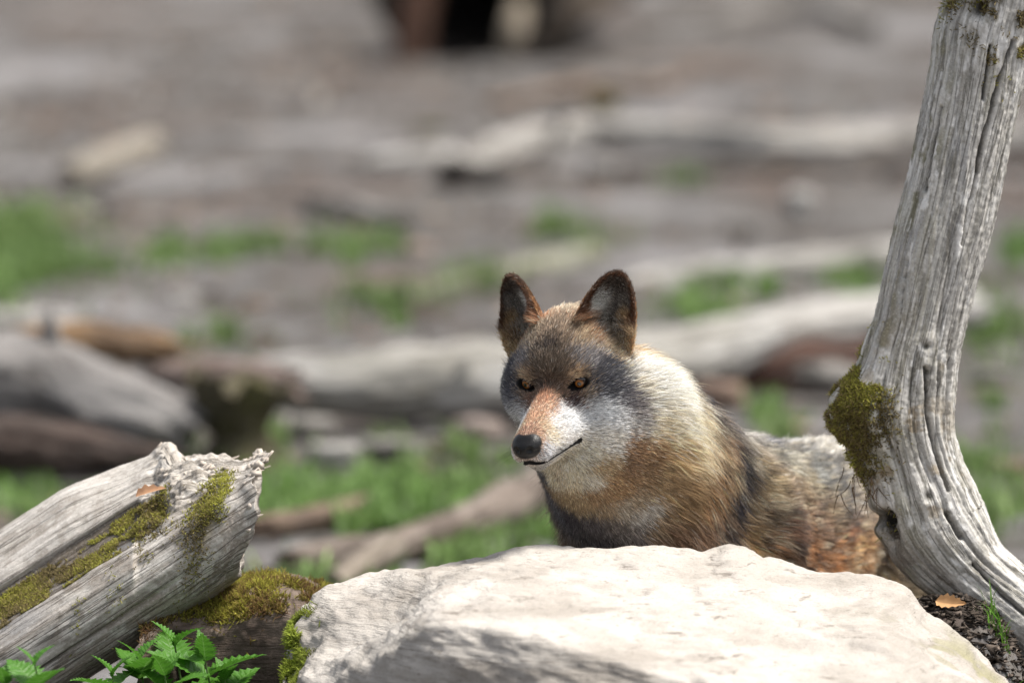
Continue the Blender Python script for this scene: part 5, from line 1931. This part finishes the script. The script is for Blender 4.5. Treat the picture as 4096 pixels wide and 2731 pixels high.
    mesh_obj('split_wood', V - loc, F, wood_mat('pale_split', (0.34, 0.30, 0.24), (0.24, 0.20, 0.15), (0.15, 0.11, 0.08), 12, 2, 0.6, 0.01), root, uv=uv, cols={'stain': np.zeros(len(V)), 'tint': np.zeros((len(V), 3))})

    # small sticks and stones one can still tell apart
    rng = np.random.default_rng(141)
    bits = [(1330, 1790, 210, 95, PALE, 'weathered chunk of wood below the thick pale log', 'wood'), (1250, 1690, 190, 85, GREY, 'grey wood block beside the dark stump', 'wood'),
            (1900, 1720, 230, 100, ((0.30, 0.25, 0.225), (0.20, 0.16, 0.14), (0.09, 0.065, 0.055)), 'pinkish wood chunk before the thick pale log, next to the wolf\'s muzzle', 'wood'),
            (1560, 1770, 260, 80, GREY, 'flat grey wood chunk on grass before the thick pale log', 'wood'), (700, 1490, 120, 70, PALE, 'small pale chunk on the tawny log\'s end', 'wood'),
            (3200, 820, 120, 130, PALE, 'upright pale stone on soil above the slim pale log', 'stone'), (2960, 900, 130, 70, GREY, 'low grey stone beside the upright pale stone', 'stone'),
            (2400, 690, 150, 80, GREY, 'rounded grey stone just below the long upper log', 'stone'), (1680, 1025, 110, 80, ((0.36, 0.29, 0.24), (0.26, 0.20, 0.16), (0.12, 0.09, 0.07)), 'small tan stone in the grass band', 'stone'),
            (730, 1215, 130, 60, PALE, 'small pale stone on soil below the grass band', 'stone'), (1020, 1240, 110, 50, BROWN, 'small brown stone below the grass band', 'stone'),
            (2880, 1580, 200, 130, ((0.27, 0.19, 0.15), (0.18, 0.12, 0.09), (0.07, 0.045, 0.035)), 'tan block of rotten wood against the reddish rotten log', 'wood'),
            (3950, 1500, 150, 60, GREY, 'grey chip of wood right of the leaning trunk', 'wood'), (4030, 1870, 170, 70, BROWN, 'brown chip of wood on grass right of the leaning trunk', 'wood'),
            (1120, 1000, 180, 55, GREY, 'grey stick between two grass patches', 'wood'), (2280, 470, 110, 60, BROWN, 'dark clod of earth above the long upper log', 'clod'),
            (1720, 530, 130, 50, ((0.13, 0.12, 0.06), (0.09, 0.085, 0.04), (0.05, 0.045, 0.02)), 'olive mossy clod left of the long upper log', 'clod'),
            (2410, 400, 120, 80, ((0.17, 0.14, 0.06), (0.12, 0.10, 0.04), (0.06, 0.05, 0.02)), 'olive tussock on soil above the long upper log', 'clod')]
    for i, (px, py, w, h, pal, lab, cat) in enumerate(bits):
        c = on_ground(px, py + h * 0.35)
        k = KPX * (c[1] - CAM_Y)
        rx, rz = w * k / 2, h * k / 2
        nu, nv = 18, 26
        u = np.linspace(0.02, math.pi - 0.02, nu)[:, None]
        v = np.linspace(0, 2 * math.pi, nv, endpoint=False)[None]
        D = np.stack([np.sin(u) * np.cos(v), np.sin(u) * np.sin(v), np.cos(u) + 0 * v], -1).reshape(-1, 3)
        blocky = D / np.max(np.abs(D), 1, keepdims=True)
        D = D * 0.55 + blocky * 0.45
        V = D * np.array([rx, rx * 0.6, rz]) * (1 + 0.28 * fbm(D * 1.8 + i * 7, 4, 150 + i))[:, None]
        a = rng.uniform(-0.5, 0.5)
        V = V @ np.array([[math.cos(a), math.sin(a), 0], [-math.sin(a), math.cos(a), 0], [0, 0, 1]])
        o = mesh_obj({'wood': 'wood_chunk', 'stone': 'stone', 'clod': 'earth_clod'}[cat], V, grid_faces(nu, nv, True), wood_mat('chunk', *pal, 10, 3, 0.5, 0.01), uv=D[:, [0, 2]] * rx * 3, cols={'stain': smooth(0, 0.3, fbm(D * 3, 3, 160 + i)) * 0.6, 'tint': np.tile(np.array(pal[2]), (len(V), 1))})
        o.location = (c[0], c[1], c[2] + rz * 0.75 + float(ground_h(c[0:1], c[1:2])[0]) * 0.5)
        tag(o, lab, cat)

    # grass patches
    patches = [(60, 1010, 330, 190, 2600, 1.0), (250, 1110, 320, 130, 1200, 0.8), (640, 1085, 130, 45, 500, 0.9), (880, 1055, 160, 50, 700, 0.9), (1080, 1030, 150, 50, 300, .8), (1380, 1000, 170, 60, 800, 1.0), (1550, 1000, 120, 50, 300, .8),
               (2330, 940, 230, 60, 700, 0.8), (2800, 1295, 200, 55, 900, 1.1), (1500, 1265, 330, 60, 700, 0.8), (860, 1380, 160, 60, 400, 0.8), (700, 1790, 130, 120, 1600, 1.2), (1040, 1740, 90, 110, 1100, 1.2),
               (960, 1960, 420, 140, 2200, 1.0), (1500, 1930, 330, 130, 3000, 1.1), (1800, 1890, 260, 90, 1500, 1.0), (1950, 2230, 230, 90, 1600, 1.1), (1250, 2370, 420, 100, 2400, 1.0), (1350, 2060, 300, 60, 1500, 1.1),
               (80, 2010, 240, 170, 1700, 1.1), (30, 1220, 90, 110, 700, 1.0), (4000, 1960, 170, 260, 2200, 1.0), (3990, 1300, 150, 230, 1100, 0.9), (4060, 1000, 90, 90, 400, 0.9), (3120, 1720, 120, 60, 700, 1.0), (3420, 1110, 170, 55, 500, 1.0),
               (2950, 1180, 260, 40, 450, 0.9), (3450, 1220, 120, 40, 300, 1.0), (2700, 745, 90, 25, 150, .8), (1900, 1180, 300, 40, 500, .8), (2200, 2130, 200, 120, 800, 1.0), (1550, 2400, 500, 60, 1500, .9), (1700, 2050, 300, 80, 1500, 1.0)]
    allc, allk = [], []
    for (px, py, sx, sy, n, k) in patches:
        n = int(n * (0.26 if py > 1650 else 0.5 if px < 700 else 0.38))
        qx, qy = px + rng.normal(0, sx * 0.5, n), py + rng.normal(0, sy * 0.5, n)
        # clumps inside the patch
        cl = rng.normal(0, 1, (max(4, n // 60), 2)) * np.array([sx, sy]) * 0.5
        ci = rng.integers(0, len(cl), n)
        tight = rng.random(n) < 0.7
        qx = np.where(tight, px + cl[ci, 0] + rng.normal(0, 22, n), qx)
        qy = np.where(tight, py + cl[ci, 1] + rng.normal(0, 9, n), qy)
        a, b = (qx - 2048.0) * KPX, (1365.5 - qy) * KPX
        d = np.stack([a, CP + b * SP, -SP + b * CP], -1)
        t = -CAM_Z / d[:, 2]
        p = np.array([0, CAM_Y, CAM_Z]) + d * t[:, None]
        p[:, 2] = ground_h(p[:, 0], p[:, 1]) - 0.004
        ok = p[:, 1] > 1.6
        allc.append(p[ok])
        allk.append(np.full(ok.sum(), k))
    C = np.concatenate(allc)
    k = np.concatenate(allk)
    n = len(C)
    hue = 0.5 + 0.5 * fbm(C * 1.3, 3, 170)
    col = np.array([0.090, 0.180, 0.036])[None] * hue[:, None] + np.array([0.160, 0.215, 0.085])[None] * (1 - hue[:, None])
    col = col * np.exp(rng.normal(0, 0.3, (n, 1))) * k[:, None]
    V, F, Cc = blades(C, 0.03, 0.085, 0.011, rng, 0.8, col)
    o = mesh_obj('grass', V, F, grass_mat('clearing_grass'), cols={'tint': Cc})
    tag(o, 'patches of short green grass on the bare soil of the clearing', 'grass', kind='stuff')
    # leaf and bark litter over the whole clearing
    n = 26000
    d = rng.uniform(0, 1, n) ** 0.8
    y = 1.4 + d * 38
    x = rng.uniform(-1, 1, n) * (1.1 + 0.085 * (y + 13.3))
    w = 0.5 + 0.8 * fbm(np.stack([x * 0.9, y * 0.5, 0 * x], -1), 3, 171)
    keep = rng.random(n) < w
    x, y = x[keep], y[keep]
    n = len(x)
    p = np.stack([x, y, ground_h(x, y) + 0.004], -1)
    sz = rng.uniform(0.008, 0.034, n)
    az = rng.uniform(0, 6.28, n)
    e1 = np.stack([np.cos(az), np.sin(az), rng.normal(0, 0.25, n)], -1) * sz[:, None]
    e2 = np.stack([-np.sin(az), np.cos(az), rng.normal(0, 0.35, n)], -1) * (sz * rng.uniform(0.25, 0.7, n))[:, None]
    mid = np.array([0, 0, 1.0]) * (sz * 0.35)[:, None]
    V = np.stack([p - e1, p + e2 * 0.9 + mid, p + e1 + mid * 0.5, p - e2 * 0.9 + mid * 0.6], 1).reshape(-1, 3)
    F = np.arange(4 * n).reshape(-1, 4)
    pal = np.array([(0.10, 0.075, 0.055), (0.17, 0.135, 0.105), (0.21, 0.195, 0.175), (0.055, 0.04, 0.03), (0.14, 0.09, 0.06)])
    C = pal[rng.integers(0, len(pal), n)] * np.exp(rng.normal(0, 0.25, (n, 1)))
    o = mesh_obj('leaf_litter', V, F, litter_mat(), cols={'tint': np.repeat(C, 4, 0)}, smooth_shade=False)
    tag(o, 'scattered dead leaves and bark flakes over the clearing', 'litter', kind='stuff')
# ------------------------------------------------------------------ put it together
FUR_COUNT, COAT_GAIN = 430000, 1.1
build_ground()
build_boulder()
build_trunk()
build_left_log()
build_mossy_stone()
build_far()
build_wolf()
build_nettles()
build_near_details()
